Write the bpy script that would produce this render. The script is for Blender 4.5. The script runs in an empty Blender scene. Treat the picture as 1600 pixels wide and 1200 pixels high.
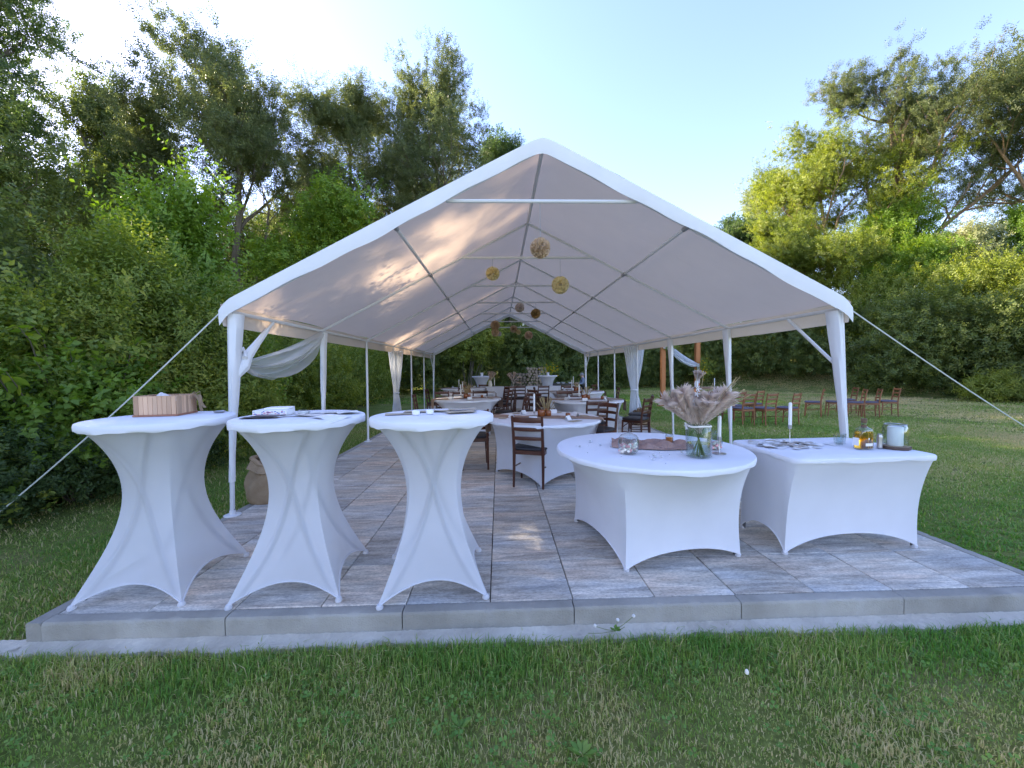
import bpy, bmesh, math, random
import numpy as np
from mathutils import Vector, Matrix
random.seed(7)
PI = math.pi
sc = bpy.context.scene
C = sc.collection

# ------------------------------------------------------------------ camera, sky, sun, exposure
def cam_rot(yaw, pitch, roll):
    cy, sy, cp, sp = math.cos(yaw), math.sin(yaw), math.cos(pitch), math.sin(pitch)
    f = Vector((sy*cp, cy*cp, sp)); r = Vector((cy, -sy, 0)); u = r.cross(f)
    cr, sr = math.cos(roll), math.sin(roll)
    r2 = cr*r + sr*u; u2 = -sr*r + cr*u
    return Matrix((r2, u2, -f)).transposed()
cd = bpy.data.cameras.new('camera'); cam = bpy.data.objects.new('camera', cd); C.objects.link(cam)
cd.sensor_fit = 'HORIZONTAL'; cd.sensor_width = 36; cd.lens = 612.44/1600*36
cd.clip_start = 0.05; cd.clip_end = 2000
CAM = Vector((-0.435, -2.229, 1.401))
cam.matrix_world = Matrix.Translation(CAM) @ cam_rot(0.0329, -0.0393, -0.0099).to_4x4()
sc.camera = cam

SUN_AZ, SUN_EL = math.radians(-63), math.radians(29)
w = bpy.data.worlds.new('World'); sc.world = w; w.use_nodes = True
nt = w.node_tree; nt.nodes.clear()
sky = nt.nodes.new('ShaderNodeTexSky'); sky.sky_type = 'NISHITA'; sky.sun_disc = False
sky.sun_elevation = SUN_EL; sky.sun_rotation = SUN_AZ
sky.air_density = 1.0; sky.dust_density = 0.4; sky.ozone_density = 1.6; sky.altitude = 200
bg = nt.nodes.new('ShaderNodeBackground'); bg.inputs['Strength'].default_value = 0.15
wo = nt.nodes.new('ShaderNodeOutputWorld')
wb = nt.nodes.new('ShaderNodeMix'); wb.data_type = 'RGBA'; wb.blend_type = 'MULTIPLY'; wb.inputs['Factor'].default_value = 1
wb.inputs['B'].default_value = (1.07, .955, 1.07, 1)          # white balance of the whole sky
nt.links.new(sky.outputs[0], wb.inputs['A']); nt.links.new(wb.outputs['Result'], bg.inputs[0]); nt.links.new(bg.outputs[0], wo.inputs[0])
sd = bpy.data.lights.new('sun', 'SUN'); sd.energy = 5.0; sd.angle = math.radians(0.6); sd.color = (1.0, 0.86, 0.66)
sun = bpy.data.objects.new('sun', sd); C.objects.link(sun)
sdir = Vector((math.sin(SUN_AZ)*math.cos(SUN_EL), math.cos(SUN_AZ)*math.cos(SUN_EL), math.sin(SUN_EL)))
sun.rotation_euler = (-sdir).to_track_quat('-Z', 'Y').to_euler()
sun.location = sdir*60
vs = sc.view_settings
vs.view_transform = 'Standard'; vs.look = 'None'; vs.gamma = 1; vs.use_curve_mapping = False
vs.exposure = 1.97
sc.render.engine = 'CYCLES'
sc.cycles.use_denoising = True
sc.cycles.max_bounces = 8; sc.cycles.diffuse_bounces = 4; sc.cycles.glossy_bounces = 3
sc.cycles.transmission_bounces = 8; sc.cycles.transparent_max_bounces = 12
sc.cycles.caustics_reflective = False; sc.cycles.caustics_refractive = False
sc.cycles.sample_clamp_indirect = 6

# ------------------------------------------------------------------ helpers
def rz(a): return np.array([[math.cos(a), -math.sin(a), 0], [math.sin(a), math.cos(a), 0], [0, 0, 1.0]])
class MB:
    def __init__(s): s.v = []; s.f = []; s.n = 0
    def add(s, v, f):
        v = np.asarray(v, float).reshape(-1, 3)
        s.v.append(v); s.f += [tuple(i+s.n for i in q) for q in f]; s.n += len(v); return s
    def box(s, c, d, rot=None, b=0.0):
        h = np.array(d, float)/2; c = np.array(c, float)
        R = np.eye(3) if rot is None else (rz(rot) if np.isscalar(rot) else np.array(rot))
        sg = [(x, y, z) for x in (-1, 1) for y in (-1, 1) for z in (-1, 1)]
        if b <= 0:
            v = np.array(sg)*h
            f = [(0, 1, 3, 2), (4, 6, 7, 5), (0, 4, 5, 1), (2, 3, 7, 6), (0, 2, 6, 4), (1, 5, 7, 3)]
        else:
            b = min(b, h.min()*.95); v = []; ix = {}
            for g in sg:
                for a in range(3):
                    q = np.array(g)*(h-b); q[a] = g[a]*h[a]; ix[g, a] = len(v); v.append(q)
            f = []
            for a in range(3):
                o = [i for i in range(3) if i != a]
                for sn in (-1, 1):
                    loop = []
                    for (p, q) in ((-1, -1), (1, -1), (1, 1), (-1, 1)):
                        g = [0, 0, 0]; g[a] = sn; g[o[0]] = p; g[o[1]] = q; loop.append(ix[tuple(g), a])
                    f.append(loop)
                for (p, q) in ((-1, -1), (1, -1), (1, 1), (-1, 1)):
                    g1 = [0, 0, 0]; g1[o[0]] = p; g1[o[1]] = q; g2 = list(g1); g1[a] = -1; g2[a] = 1
                    g1, g2 = tuple(g1), tuple(g2)
                    f.append([ix[g1, o[0]], ix[g2, o[0]], ix[g2, o[1]], ix[g1, o[1]]])
            for g in sg: f.append([ix[g, 0], ix[g, 1], ix[g, 2]])
        return s.add(np.array(v) @ R.T + c, f)
    def tube(s, pts, r, n=8, caps=True, sq=False):
        pts = np.array(pts, float); m = len(pts); r = np.broadcast_to(np.array(r, float), (m,))
        t = np.gradient(pts, axis=0); t /= np.linalg.norm(t, axis=1)[:, None]+1e-12
        a = np.array([0, 0, 1.0]) if abs(t[0][2]) < .9 else np.array([1.0, 0, 0])
        u = np.cross(t[0], a); u /= np.linalg.norm(u); V = []
        ang = np.arange(n)/n*2*PI + (PI/4 if sq else 0)
        for i in range(m):
            u = u-t[i]*(u @ t[i]); u /= np.linalg.norm(u); w_ = np.cross(t[i], u)
            V.append(pts[i]+r[i]*(np.cos(ang)[:, None]*u+np.sin(ang)[:, None]*w_))
        f = [(i*n+j, i*n+(j+1) % n, (i+1)*n+(j+1) % n, (i+1)*n+j) for i in range(m-1) for j in range(n)]
        if caps: f += [tuple(range(n))[::-1], tuple((m-1)*n+j for j in range(n))]
        return s.add(np.concatenate(V), f)
    def lathe(s, prof, n=24, c=(0, 0, 0), cap=True):
        m = len(prof); V = []
        for (r, z) in prof:
            a = np.arange(n)/n*2*PI
            V.append(np.c_[r*np.cos(a)+c[0], r*np.sin(a)+c[1], np.full(n, z+c[2])])
        f = [(i*n+j, i*n+(j+1) % n, (i+1)*n+(j+1) % n, (i+1)*n+j) for i in range(m-1) for j in range(n)]
        if cap:
            if prof[0][0] > 1e-4: f.append(tuple(range(n))[::-1])
            if prof[-1][0] > 1e-4: f.append(tuple((m-1)*n+j for j in range(n)))
        return s.add(np.concatenate(V), f)
    def grid(s, P, closed=False):
        nu, nv = P.shape[:2]
        f = []
        for i in range(nu-1):
            for j in range(nv if closed else nv-1):
                k = (j+1) % nv
                f.append((i*nv+j, i*nv+k, (i+1)*nv+k, (i+1)*nv+j))
        return s.add(P.reshape(-1, 3), f)
    def mesh(s, name, smooth=True, recalc=True):
        me = bpy.data.meshes.new(name)
        me.from_pydata(np.concatenate(s.v).tolist(), [], s.f)
        if recalc:
            bm = bmesh.new(); bm.from_mesh(me); bmesh.ops.recalc_face_normals(bm, faces=bm.faces); bm.to_mesh(me); bm.free()
        if smooth:
            me.shade_smooth()
            try: me.set_sharp_from_angle(angle=math.radians(38))
            except Exception: pass
        return me
    def build(s, name, mat, parent=None, smooth=True, recalc=True):
        return link(name, s.mesh(name, smooth, recalc), mat, parent)
def link(name, me, mat, parent=None, loc=None, rot=None):
    o = bpy.data.objects.new(name, me); C.objects.link(o)
    if mat is not None and not me.materials: me.materials.append(mat)
    if parent: o.parent = parent
    if loc is not None: o.location = loc
    if rot is not None: o.rotation_euler = (0, 0, rot) if np.isscalar(rot) else rot
    return o
def tag(o, label=None, cat=None, group=None, kind=None):
    for k, v in (('label', label), ('category', cat), ('group', group), ('kind', kind)):
        if v: o[k] = v
    return o
def thing(name, label, cat, loc=(0, 0, 0), rot=0, group=None):
    o = bpy.data.objects.new(name, None); C.objects.link(o); o.empty_display_size = .1
    o.location = loc; o.rotation_euler = (0, 0, rot)
    return tag(o, label, cat, group)
def copy_tree(o, loc=None, rot=None, label=None, group=None, parent=None, scale=None):
    c = o.copy(); C.objects.link(c)
    if parent: c.parent = parent
    for ch in [x for x in ALLCH.get(o.name, o.children)]: copy_tree(ch, parent=c)
    if loc is not None: c.location = loc
    if rot is not None: c.rotation_euler = (0, 0, rot)
    if label: c['label'] = label
    if group: c['group'] = group
    if scale: c.scale = (scale,)*3 if np.isscalar(scale) else scale
    return c
ALLCH = {}
def freeze(o):           # remember the children of a source thing
    ALLCH[o.name] = list(o.children)
    for c in o.children: freeze(c)
    return o

# ------------------------------------------------------------------ materials
def nodes(name):
    m = bpy.data.materials.new(name); m.use_nodes = True; t = m.node_tree; t.nodes.clear()
    out = t.nodes.new('ShaderNodeOutputMaterial')
    return m, t, out
def N(t, typ, **kw):
    n = t.nodes.new('ShaderNode'+typ)
    for k, v in kw.items():
        if k in n.inputs: n.inputs[k].default_value = v
        else: setattr(n, k, v)
    return n
def ramp(t, fac, stops):
    r = t.nodes.new('ShaderNodeValToRGB')
    el = r.color_ramp.elements
    while len(el) < len(stops): el.new(.5)
    for e, (p, c) in zip(el, stops): e.position = p; e.color = (*c, 1)
    t.links.new(fac, r.inputs[0]); return r.outputs[0]
def bump(t, h, strength, dist=.01):
    b = N(t, 'Bump', Strength=strength, Distance=dist); t.links.new(h, b.inputs['Height']); return b.outputs[0]
def pm(name, c1, c2=None, scale=8, rough=.6, bmp=0, bscale=None, spec=.4, metal=0, stretch=(1, 1, 1), detail=5, rnd=0.0, sheen=0):
    m, t, out = nodes(name); p = N(t, 'BsdfPrincipled', Roughness=rough, Metallic=metal)
    p.inputs['Specular IOR Level'].default_value = spec
    if sheen: p.inputs['Sheen Weight'].default_value = sheen
    tc = N(t, 'TexCoord'); mp = N(t, 'Mapping'); mp.inputs['Scale'].default_value = stretch
    t.links.new(tc.outputs['Object'], mp.inputs[0])
    nz = N(t, 'TexNoise', Scale=scale, Detail=detail, Roughness=.6, noise_dimensions='4D'); t.links.new(mp.outputs[0], nz.inputs['Vector'])
    oi = N(t, 'ObjectInfo'); mu = N(t, 'Math', operation='MULTIPLY'); mu.inputs[1].default_value = 57
    t.links.new(oi.outputs['Random'], mu.inputs[0]); t.links.new(mu.outputs[0], nz.inputs['W'])
    col = ramp(t, nz.outputs[0], [(.3, c1), (.7, c2 or c1)])
    if rnd:
        hv = N(t, 'HueSaturation'); mr = N(t, 'MapRange'); mr.inputs[3].default_value = 1-rnd; mr.inputs[4].default_value = 1+rnd
        t.links.new(oi.outputs['Random'], mr.inputs[0]); t.links.new(mr.outputs[0], hv.inputs['Value']); t.links.new(col, hv.inputs['Color']); col = hv.outputs[0]
    t.links.new(col, p.inputs['Base Color'])
    if bmp:
        n2 = N(t, 'TexNoise', Scale=bscale or scale*4, Detail=4); t.links.new(mp.outputs[0], n2.inputs['Vector'])
        t.links.new(bump(t, n2.outputs[0], bmp), p.inputs['Normal'])
    t.links.new(p.outputs[0], out.inputs[0]); return m
def cloth(name, c, transl=.25, transp=0.0, bs=60, bst=.12, c2=None, big=0.0, tcol=None):
    m, t, out = nodes(name)
    tc = N(t, 'TexCoord'); nz = N(t, 'TexNoise', Scale=bs, Detail=4); t.links.new(tc.outputs['Object'], nz.inputs['Vector'])
    n3 = N(t, 'TexNoise', Scale=3.0, Detail=3); t.links.new(tc.outputs['Object'], n3.inputs['Vector'])
    col = ramp(t, n3.outputs[0], [(.3, c), (.7, c2 or tuple(x*.94 for x in c))])
    d = N(t, 'BsdfDiffuse'); tr = N(t, 'BsdfTranslucent'); mx = N(t, 'MixShader', Fac=transl)
    t.links.new(col, d.inputs[0])
    if tcol: tr.inputs[0].default_value = (*tcol, 1)
    else: t.links.new(col, tr.inputs[0])
    bn = bump(t, nz.outputs[0], bst, .004)
    if big:
        b2 = N(t, 'Bump', Strength=big, Distance=.03); mp = N(t, 'Mapping'); mp.inputs['Scale'].default_value = (1.2, 4, 1.2)
        t.links.new(tc.outputs['Object'], mp.inputs[0]); n4 = N(t, 'TexNoise', Scale=1.3, Detail=3, Distortion=.6); t.links.new(mp.outputs[0], n4.inputs['Vector'])
        t.links.new(n4.outputs[0], b2.inputs['Height']); t.links.new(bn, b2.inputs['Normal']); bn = b2.outputs[0]
    t.links.new(bn, d.inputs['Normal'])
    t.links.new(d.outputs[0], mx.inputs[1]); t.links.new(tr.outputs[0], mx.inputs[2]); last = mx.outputs[0]
    if transp:
        tp = N(t, 'BsdfTransparent'); m2 = N(t, 'MixShader', Fac=transp)
        t.links.new(last, m2.inputs[1]); t.links.new(tp.outputs[0], m2.inputs[2]); last = m2.outputs[0]
    t.links.new(last, out.inputs[0]); return m
def leafmat(name, a, b, c, transl=.42, rough=.45):
    m, t, out = nodes(name)
    at = N(t, 'Attribute'); at.attribute_name = 'tint'
    a2 = N(t, 'Attribute'); a2.attribute_type = 'INSTANCER'; a2.attribute_name = 'tshift'
    sm = N(t, 'Math', operation='ADD', use_clamp=True); t.links.new(at.outputs['Fac'], sm.inputs[0]); t.links.new(a2.outputs['Fac'], sm.inputs[1])
    col = ramp(t, sm.outputs[0], [(0, a), (.55, b), (1, c)])
    p = N(t, 'BsdfPrincipled', Roughness=rough); p.inputs['Specular IOR Level'].default_value = .35
    tr = N(t, 'BsdfTranslucent'); mx = N(t, 'MixShader', Fac=transl)
    hs = N(t, 'HueSaturation', Saturation=1.15, Value=1.5); t.links.new(col, hs.inputs['Color'])
    t.links.new(col, p.inputs['Base Color']); t.links.new(hs.outputs[0], tr.inputs[0])
    t.links.new(p.outputs[0], mx.inputs[1]); t.links.new(tr.outputs[0], mx.inputs[2]); t.links.new(mx.outputs[0], out.inputs[0]); return m
def glass(name, c=(1, 1, 1), ior=1.45, rough=.02):
    m, t, out = nodes(name); g = N(t, 'BsdfPrincipled', Roughness=rough, IOR=ior)
    g.inputs['Base Color'].default_value = (*c, 1); g.inputs['Transmission Weight'].default_value = 1
    t.links.new(g.outputs[0], out.inputs[0]); return m
def thin_glass(name, c=(.92, .95, .95)):
    m, t, out = nodes(name); tp = N(t, 'BsdfTransparent'); tp.inputs[0].default_value = (*c, 1)
    gl = N(t, 'BsdfGlossy', Roughness=.03); fr = N(t, 'LayerWeight', Blend=.14); mx = N(t, 'MixShader')
    t.links.new(fr.outputs['Facing'], mx.inputs[0]); t.links.new(tp.outputs[0], mx.inputs[1]); t.links.new(gl.outputs[0], mx.inputs[2])
    t.links.new(mx.outputs[0], out.inputs[0]); return m

M = {}
M['spandex'] = cloth('white_stretch_cloth', (.85, .85, .89), .34, .26, 220, .05, big=.16)
M['cover'] = cloth('white_table_cloth', (.85, .85, .89), .22, .03, 220, .05, big=.16)
M['topper'] = cloth('white_topper_cloth', (.84, .84, .88), .08, 0, 220, .05)
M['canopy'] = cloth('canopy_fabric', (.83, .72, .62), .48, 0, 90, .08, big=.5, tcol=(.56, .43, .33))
M['valance'] = cloth('valance_fabric', (.86, .86, .87), .12, 0, 90, .06)
M['sheer'] = cloth('sheer_voile', (.88, .87, .86), .5, .46, 60, .05)
M['curtain'] = cloth('curtain_voile', (.86, .88, .92), .4, .08, 60, .05)
M['pole'] = pm('white_powder_coat', (.74, .74, .75), (.68, .68, .69), 3, .4)
M['joint'] = pm('grey_joint', (.35, .35, .36), (.28, .28, .29), 6, .45)
M['steel'] = pm('brushed_steel', (.55, .55, .56), (.45, .45, .46), 12, .3, metal=.9)
M['leg_steel'] = pm('leg_steel', (.07, .07, .08), (.09, .09, .10), 12, .5)
M['rope'] = pm('white_rope', (.72, .74, .70), (.6, .62, .58), 40, .8)
M['kerb'] = pm('kerb_concrete', (.25, .232, .20), (.39, .368, .325), 3.2, .9, .55, 110, spec=.2, detail=12, rnd=.07)
M['footing'] = pm('rough_concrete', (.42, .37, .30), (.62, .56, .47), 4, .95, .8, 45, spec=.15, detail=8)
M['chair_wood'] = pm('chair_wood', (.055, .017, .010), (.10, .032, .016), 5, .35, .05, 30, stretch=(1, 1, .15), spec=.5, rnd=.2)
M['chair_wood_light'] = pm('chair_wood_light', (.20, .075, .03), (.30, .12, .05), 5, .4, .05, 30, stretch=(1, 1, .15), spec=.5, rnd=.2)
M['seat'] = pm('seat_vinyl', (.018, .016, .018), (.03, .026, .028), 20, .5, .1, 120)
M['seat_lilac'] = pm('seat_cloth', (.10, .09, .12), (.14, .12, .15), 20, .85)
M['burlap'] = pm('burlap', (.29, .20, .125), (.42, .31, .20), 9, .95, .9, 160, spec=.1)
M['gauze'] = pm('dusty_gauze', (.28, .17, .14), (.40, .27, .23), 10, .95, .8, 110, spec=.1)
M['runner'] = pm('tan_gauze', (.30, .20, .15), (.44, .32, .25), 10, .95, .7, 110, spec=.1)
M['boxwood'] = pm('thin_slat_wood', (.42, .25, .15), (.60, .40, .26), 7, .6, .15, 40, stretch=(1, 1, .12), rnd=.28)
M['boxedge'] = pm('box_edge_wood', (.30, .13, .08), (.38, .19, .12), 7, .6)
M['paper'] = pm('white_paper', (.80, .80, .80), (.74, .74, .75), 4, .8)
M['paper_grey'] = pm('grey_print_paper', (.50, .49, .48), (.80, .79, .77), 26, .6, rnd=.25)
M['paper_print'] = pm('sepia_print', (.30, .25, .21), (.66, .60, .54), 40, .6)
M['kraft'] = pm('kraft_paper', (.42, .35, .26), (.52, .44, .33), 20, .85)
M['dark_card'] = pm('dark_card', (.06, .06, .08), (.12, .11, .13), 12, .45)
M['wax'] = pm('white_wax', (.82, .81, .78), (.76, .75, .72), 4, .45)
M['amber'] = glass('amber_glass', (.85, .32, .08))
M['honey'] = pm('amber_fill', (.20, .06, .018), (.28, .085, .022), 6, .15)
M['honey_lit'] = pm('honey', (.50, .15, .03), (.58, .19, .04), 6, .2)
M['glass'] = thin_glass('clear_glass')
M['bottle_glass'] = glass('bottle_glass', (.97, .98, .97))
M['whisky'] = glass('whisky', (.90, .42, .03), 1.36)
M['cork'] = pm('dark_cork', (.12, .075, .045), (.2, .13, .08), 30, .8, .3)
M['bark_slab'] = pm('dark_slab', (.07, .045, .035), (.12, .08, .06), 14, .8, .3)
M['slab_top'] = pm('slab_wood', (.35, .24, .16), (.45, .33, .22), 14, .7)
M['pampas'] = cloth('pampas_plume', (.78, .66, .58), .5, 0, 100, .02, c2=(.86, .76, .68))
M['straw'] = cloth('dry_straw', (.50, .40, .22), .3, 0, 100, .02)
M['stem'] = pm('green_stem', (.12, .16, .05), (.22, .24, .09), 20, .6)
M['pink'] = pm('candy_pink', (.78, .30, .32), (.82, .48, .46), 9, .5, rnd=.12)
M['cream'] = pm('candy_cream', (.80, .74, .62), (.82, .78, .70), 9, .5)
M['petal_white'] = cloth('white_petal', (.82, .80, .78), .3)
M['arch_wood'] = pm('orange_timber', (.38, .13, .035), (.50, .19, .06), 4, .55, .15, 20, stretch=(1, 1, .1))
M['rustic'] = pm('rustic_wood', (.22, .13, .08), (.32, .2, .13), 6, .8, .4, 30)
M['log_bark'] = pm('log_bark', (.10, .075, .055), (.16, .12, .09), 9, .95, .8, 30)
M['log_end'] = pm('log_end', (.20, .15, .10), (.30, .23, .16), 9, .9, rnd=.3)
M['leaf_y'] = cloth('yellow_petal', (.70, .50, .03), .35)
M['skin'] = pm('skin', (.55, .33, .24), (.6, .38, .28), 8, .55)
M['shirt'] = pm('grey_blue_shirt', (.17, .21, .27), (.22, .26, .33), 8, .9)
M['trousers'] = pm('dark_trousers', (.04, .045, .06), (.06, .065, .08), 8, .9)
M['hair'] = pm('grey_hair', (.20, .18, .17), (.28, .26, .25), 30, .7)
M['dark_bench'] = pm('dark_bench', (.05, .04, .035), (.08, .065, .055), 8, .7)
M['bark'] = pm('bark', (.10, .085, .065), (.18, .15, .115), 3, .95, 1.0, 12, stretch=(2, 2, .5), spec=.1)
M['bark_warm'] = pm('bark_warm', (.22, .15, .10), (.34, .24, .16), 3, .95, 1.0, 12, stretch=(2, 2, .5), spec=.1)
M['stone_gem'] = pm('grey_gem', (.35, .38, .4), (.5, .52, .55), 30, .2)

def tile_mat():
    m, t, out = nodes('wood_look_slab'); p = N(t, 'BsdfPrincipled', Roughness=.72); p.inputs['Specular IOR Level'].default_value = .35
    tc = N(t, 'TexCoord'); oi = N(t, 'ObjectInfo'); mu = N(t, 'Math', operation='MULTIPLY'); mu.inputs[1].default_value = 91
    t.links.new(oi.outputs['Random'], mu.inputs[0])
    ge = N(t, 'NewGeometry')
    def nz(scale, stretch, detail, rough=.62, dist=0):
        mp = N(t, 'Mapping'); mp.inputs['Scale'].default_value = stretch; t.links.new(ge.outputs['Position'], mp.inputs[0])
        n = N(t, 'TexNoise', Scale=scale, Detail=detail, Roughness=rough, Distortion=dist, noise_dimensions='4D')
        t.links.new(mp.outputs[0], n.inputs['Vector']); t.links.new(mu.outputs[0], n.inputs['W']); return n.outputs[0]
    a = nz(2.6, (1, 6.5, 1), 10, .74, .5)
    base = ramp(t, a, [(.28, (.235, .212, .18)), (.42, (.38, .343, .295)), (.52, (.54, .49, .42)), (.66, (.74, .68, .595))])
    hue = nz(1.1, (1, 3.5, 1), 3)
    tint = ramp(t, hue, [(.36, (.78, .92, 1.14)), (.5, (1, 1, 1)), (.64, (1.16, .95, .80))])
    mx = N(t, 'Mix', data_type='RGBA', blend_type='MULTIPLY'); mx.inputs['Factor'].default_value = .48
    t.links.new(base, mx.inputs['A']); t.links.new(tint, mx.inputs['B'])
    hv = N(t, 'HueSaturation'); mr = N(t, 'MapRange'); mr.inputs[3].default_value = .82; mr.inputs[4].default_value = 1.22
    t.links.new(oi.outputs['Random'], mr.inputs[0]); t.links.new(mr.outputs[0], hv.inputs['Value'])
    sk = ramp(t, nz(45, (1, 2.2, 1), 6, .75), [(.34, (.55, .55, .56)), (.5, (1, 1, 1)), (.66, (1.35, 1.33, 1.3))]); m3 = N(t, 'Mix', data_type='RGBA', blend_type='MULTIPLY'); m3.inputs['Factor'].default_value = .8
    t.links.new(mx.outputs['Result'], m3.inputs['A']); t.links.new(sk, m3.inputs['B']); t.links.new(m3.outputs['Result'], hv.inputs['Color'])
    t.links.new(hv.outputs[0], p.inputs['Base Color'])
    f = nz(60, (1, 3, 1), 4)
    ad = N(t, 'Math', operation='ADD'); t.links.new(a, ad.inputs[0]); m2 = N(t, 'Math', operation='MULTIPLY'); m2.inputs[1].default_value = .3
    t.links.new(f, m2.inputs[0]); t.links.new(m2.outputs[0], ad.inputs[1])
    t.links.new(bump(t, ad.outputs[0], .35, .006), p.inputs['Normal'])
    t.links.new(p.outputs[0], out.inputs[0]); return m
M['tile'] = tile_mat()
def lawn_mat():
    m, t, out = nodes('lawn_soil'); p = N(t, 'BsdfPrincipled', Roughness=1.0); p.inputs['Specular IOR Level'].default_value = .05
    ge = N(t, 'NewGeometry')
    def nz(s, d=4):
        n = N(t, 'TexNoise', Scale=s, Detail=d, Roughness=.65); t.links.new(ge.outputs['Position'], n.inputs['Vector']); return n.outputs[0]
    c1 = ramp(t, nz(.8, 6), [(.3, (.13, .18, .05)), (.5, (.20, .24, .07)), (.7, (.32, .28, .13))])
    c2 = ramp(t, nz(26, 5), [(.3, (.45, .5, .4)), (.7, (1.25, 1.2, 1.1))])
    mx = N(t, 'Mix', data_type='RGBA', blend_type='MULTIPLY'); mx.inputs['Factor'].default_value = .9
    t.links.new(c1, mx.inputs['A']); t.links.new(c2, mx.inputs['B']); t.links.new(mx.outputs['Result'], p.inputs['Base Color'])
    t.links.new(bump(t, nz(40, 6), .9, .03), p.inputs['Normal']); t.links.new(p.outputs[0], out.inputs[0]); return m
M['lawn'] = lawn_mat()
M['grass'] = leafmat('grass_blade', (.12, .265, .045), (.275, .35, .08), (.60, .49, .26), .4, .55)
M['clover'] = leafmat('clover_leaf', (.11, .23, .05), (.16, .28, .06), (.26, .34, .08), .4, .55)
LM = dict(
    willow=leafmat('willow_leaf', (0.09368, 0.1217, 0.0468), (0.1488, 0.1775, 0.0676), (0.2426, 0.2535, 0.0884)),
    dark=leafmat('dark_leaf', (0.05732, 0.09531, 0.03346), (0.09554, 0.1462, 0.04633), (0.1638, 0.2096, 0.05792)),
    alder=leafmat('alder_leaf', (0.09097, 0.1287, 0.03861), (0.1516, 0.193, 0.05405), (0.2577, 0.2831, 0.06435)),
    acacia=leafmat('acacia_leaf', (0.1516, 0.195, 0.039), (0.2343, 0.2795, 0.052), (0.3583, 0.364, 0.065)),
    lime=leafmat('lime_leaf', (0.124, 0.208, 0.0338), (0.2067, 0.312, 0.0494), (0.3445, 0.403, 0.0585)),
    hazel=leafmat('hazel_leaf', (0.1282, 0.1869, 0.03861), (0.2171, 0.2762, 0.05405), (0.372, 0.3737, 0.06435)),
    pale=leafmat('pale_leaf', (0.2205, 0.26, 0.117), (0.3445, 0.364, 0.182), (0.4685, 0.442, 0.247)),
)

# ------------------------------------------------------------------ ground
GZ = -0.14
def gz(x, y):
    d = (x-20.5)*.80+(y-13)*.45
    return GZ + 5.5*np.clip(d/13, 0, 1)**1.1 + 0.0*y
def noise2(x, y, s, seed=0):
    r = np.random.default_rng(seed); o = 0
    for k in range(5):
        a = r.uniform(0, 2*PI); f = s*(1.0+.45*k); ph = r.uniform(0, 6)
        o = o+np.sin((x*np.cos(a)+y*np.sin(a))*f+ph+1.7*np.sin((x*np.sin(a)-y*np.cos(a))*f*.6+ph*2))
    return o/5
def build_ground():
    xs = np.unique(np.r_[np.linspace(-400, -40, 10), np.linspace(-40, 60, 101), np.linspace(60, 400, 10)])
    ys = np.unique(np.r_[np.linspace(-300, -20, 8), np.linspace(-20, 60, 81), np.linspace(60, 500, 12)])
    X, Y = np.meshgrid(xs, ys, indexing='ij')
    Z = gz(X, Y)+np.where((abs(X-.04) < 3.6) & (Y > -1.2) & (Y < 17), -.015, .02*noise2(X, Y, .5))
    b = MB(); b.grid(np.stack([X, Y, Z], -1))
    tag(b.build('lawn', M['lawn'], recalc=False), 'mown summer lawn around the paved patio', kind='structure')
build_ground()

# patio
PX0, PX1, DX, DY, NR = -3.02, 3.02, .5033, .49, 31
PY0 = .085; PY1 = PY0+NR*DY
patio = thing('patio', None, None); tag(patio, 'raised patio of wood look concrete slabs edged with kerb stones', kind='structure')
b = MB().box(((PX0+PX1)/2, (PY0+PY1)/2, -.075), (PX1-PX0, PY1-PY0, .11)); b.build('bedding', pm('joint_sand', (.05, .045, .04), (.08, .07, .06), 30, .95), patio, False)
tme = MB().box((0, 0, -.02), (DX-.006, DY-.006, .04), b=.004).mesh('tile'); tme.materials.append(M['tile'])
rt = np.random.default_rng(3)
NRP = 24
rest = MB()
for j in range(NR):
    for i in range(12):
        x = PX0+(i+.5)*DX; y = PY0+(j+.5)*DY; dz = rt.uniform(-.0015, .0012)
        if j < NRP: link('tile', tme, None, patio, (x, y, dz))
        else: rest.box((x, y, -.02+dz), (DX-.006, DY-.006, .04), b=.004)
o = rest.build('far_tiles', M['tile'], patio); o['kind'] = 'stuff'
def kerb_mesh():
    n = 60; xs = np.linspace(-.497, .497, n); prof = [(-.0415, -.25), (-.0415, -.02), (-.0405, -.009), (-.034, -.001), (-.02, 0), (.02, 0), (.036, -.001), (.0415, -.008), (.0415, -.25)]
    rg = np.random.default_rng(44); P = np.zeros((n, len(prof), 3)); chip = np.interp(xs, np.linspace(-.5, .5, 31), np.where(rg.random(31) < .16, rg.uniform(.002, .007, 31), 0))
    for i, x in enumerate(xs):
        for j, (y, z) in enumerate(prof): P[i, j] = (x, y+(chip[i]*.8 if j in (2, 3) else 0)+rg.normal(0, .0004), z-(chip[i] if j in (2, 3) else 0)+(rg.normal(0, .0004) if z > -.1 else 0))
    b = MB(); b.grid(P); b.add(P[0], [tuple(range(len(prof)))]); b.add(P[-1], [tuple(range(len(prof)))]); return b.mesh('kerb_stone')
kme = kerb_mesh(); kme.materials.append(M['kerb'])
for L0, L1 in [(-3.02, -2.01)]+[(-2.01+i, -1.01+i) for i in range(5)]+[(2.99, 3.10)]:
    o = link('kerb_stone', kme, None, patio, ((L0+L1)/2, .0415, rt.uniform(-.002, .002))); o.scale = (L1-L0, 1, 1)
for sx, xk in ((-1, -3.0625), (1, 3.0625)):
    for j in range(16):
        o = link('kerb_stone', kme, None, patio, (xk, (0 if sx < 0 else .086)+.5+j, rt.uniform(-.002, .002)), PI/2)
        if sx > 0: o.scale = (1, .9, 1)
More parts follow.
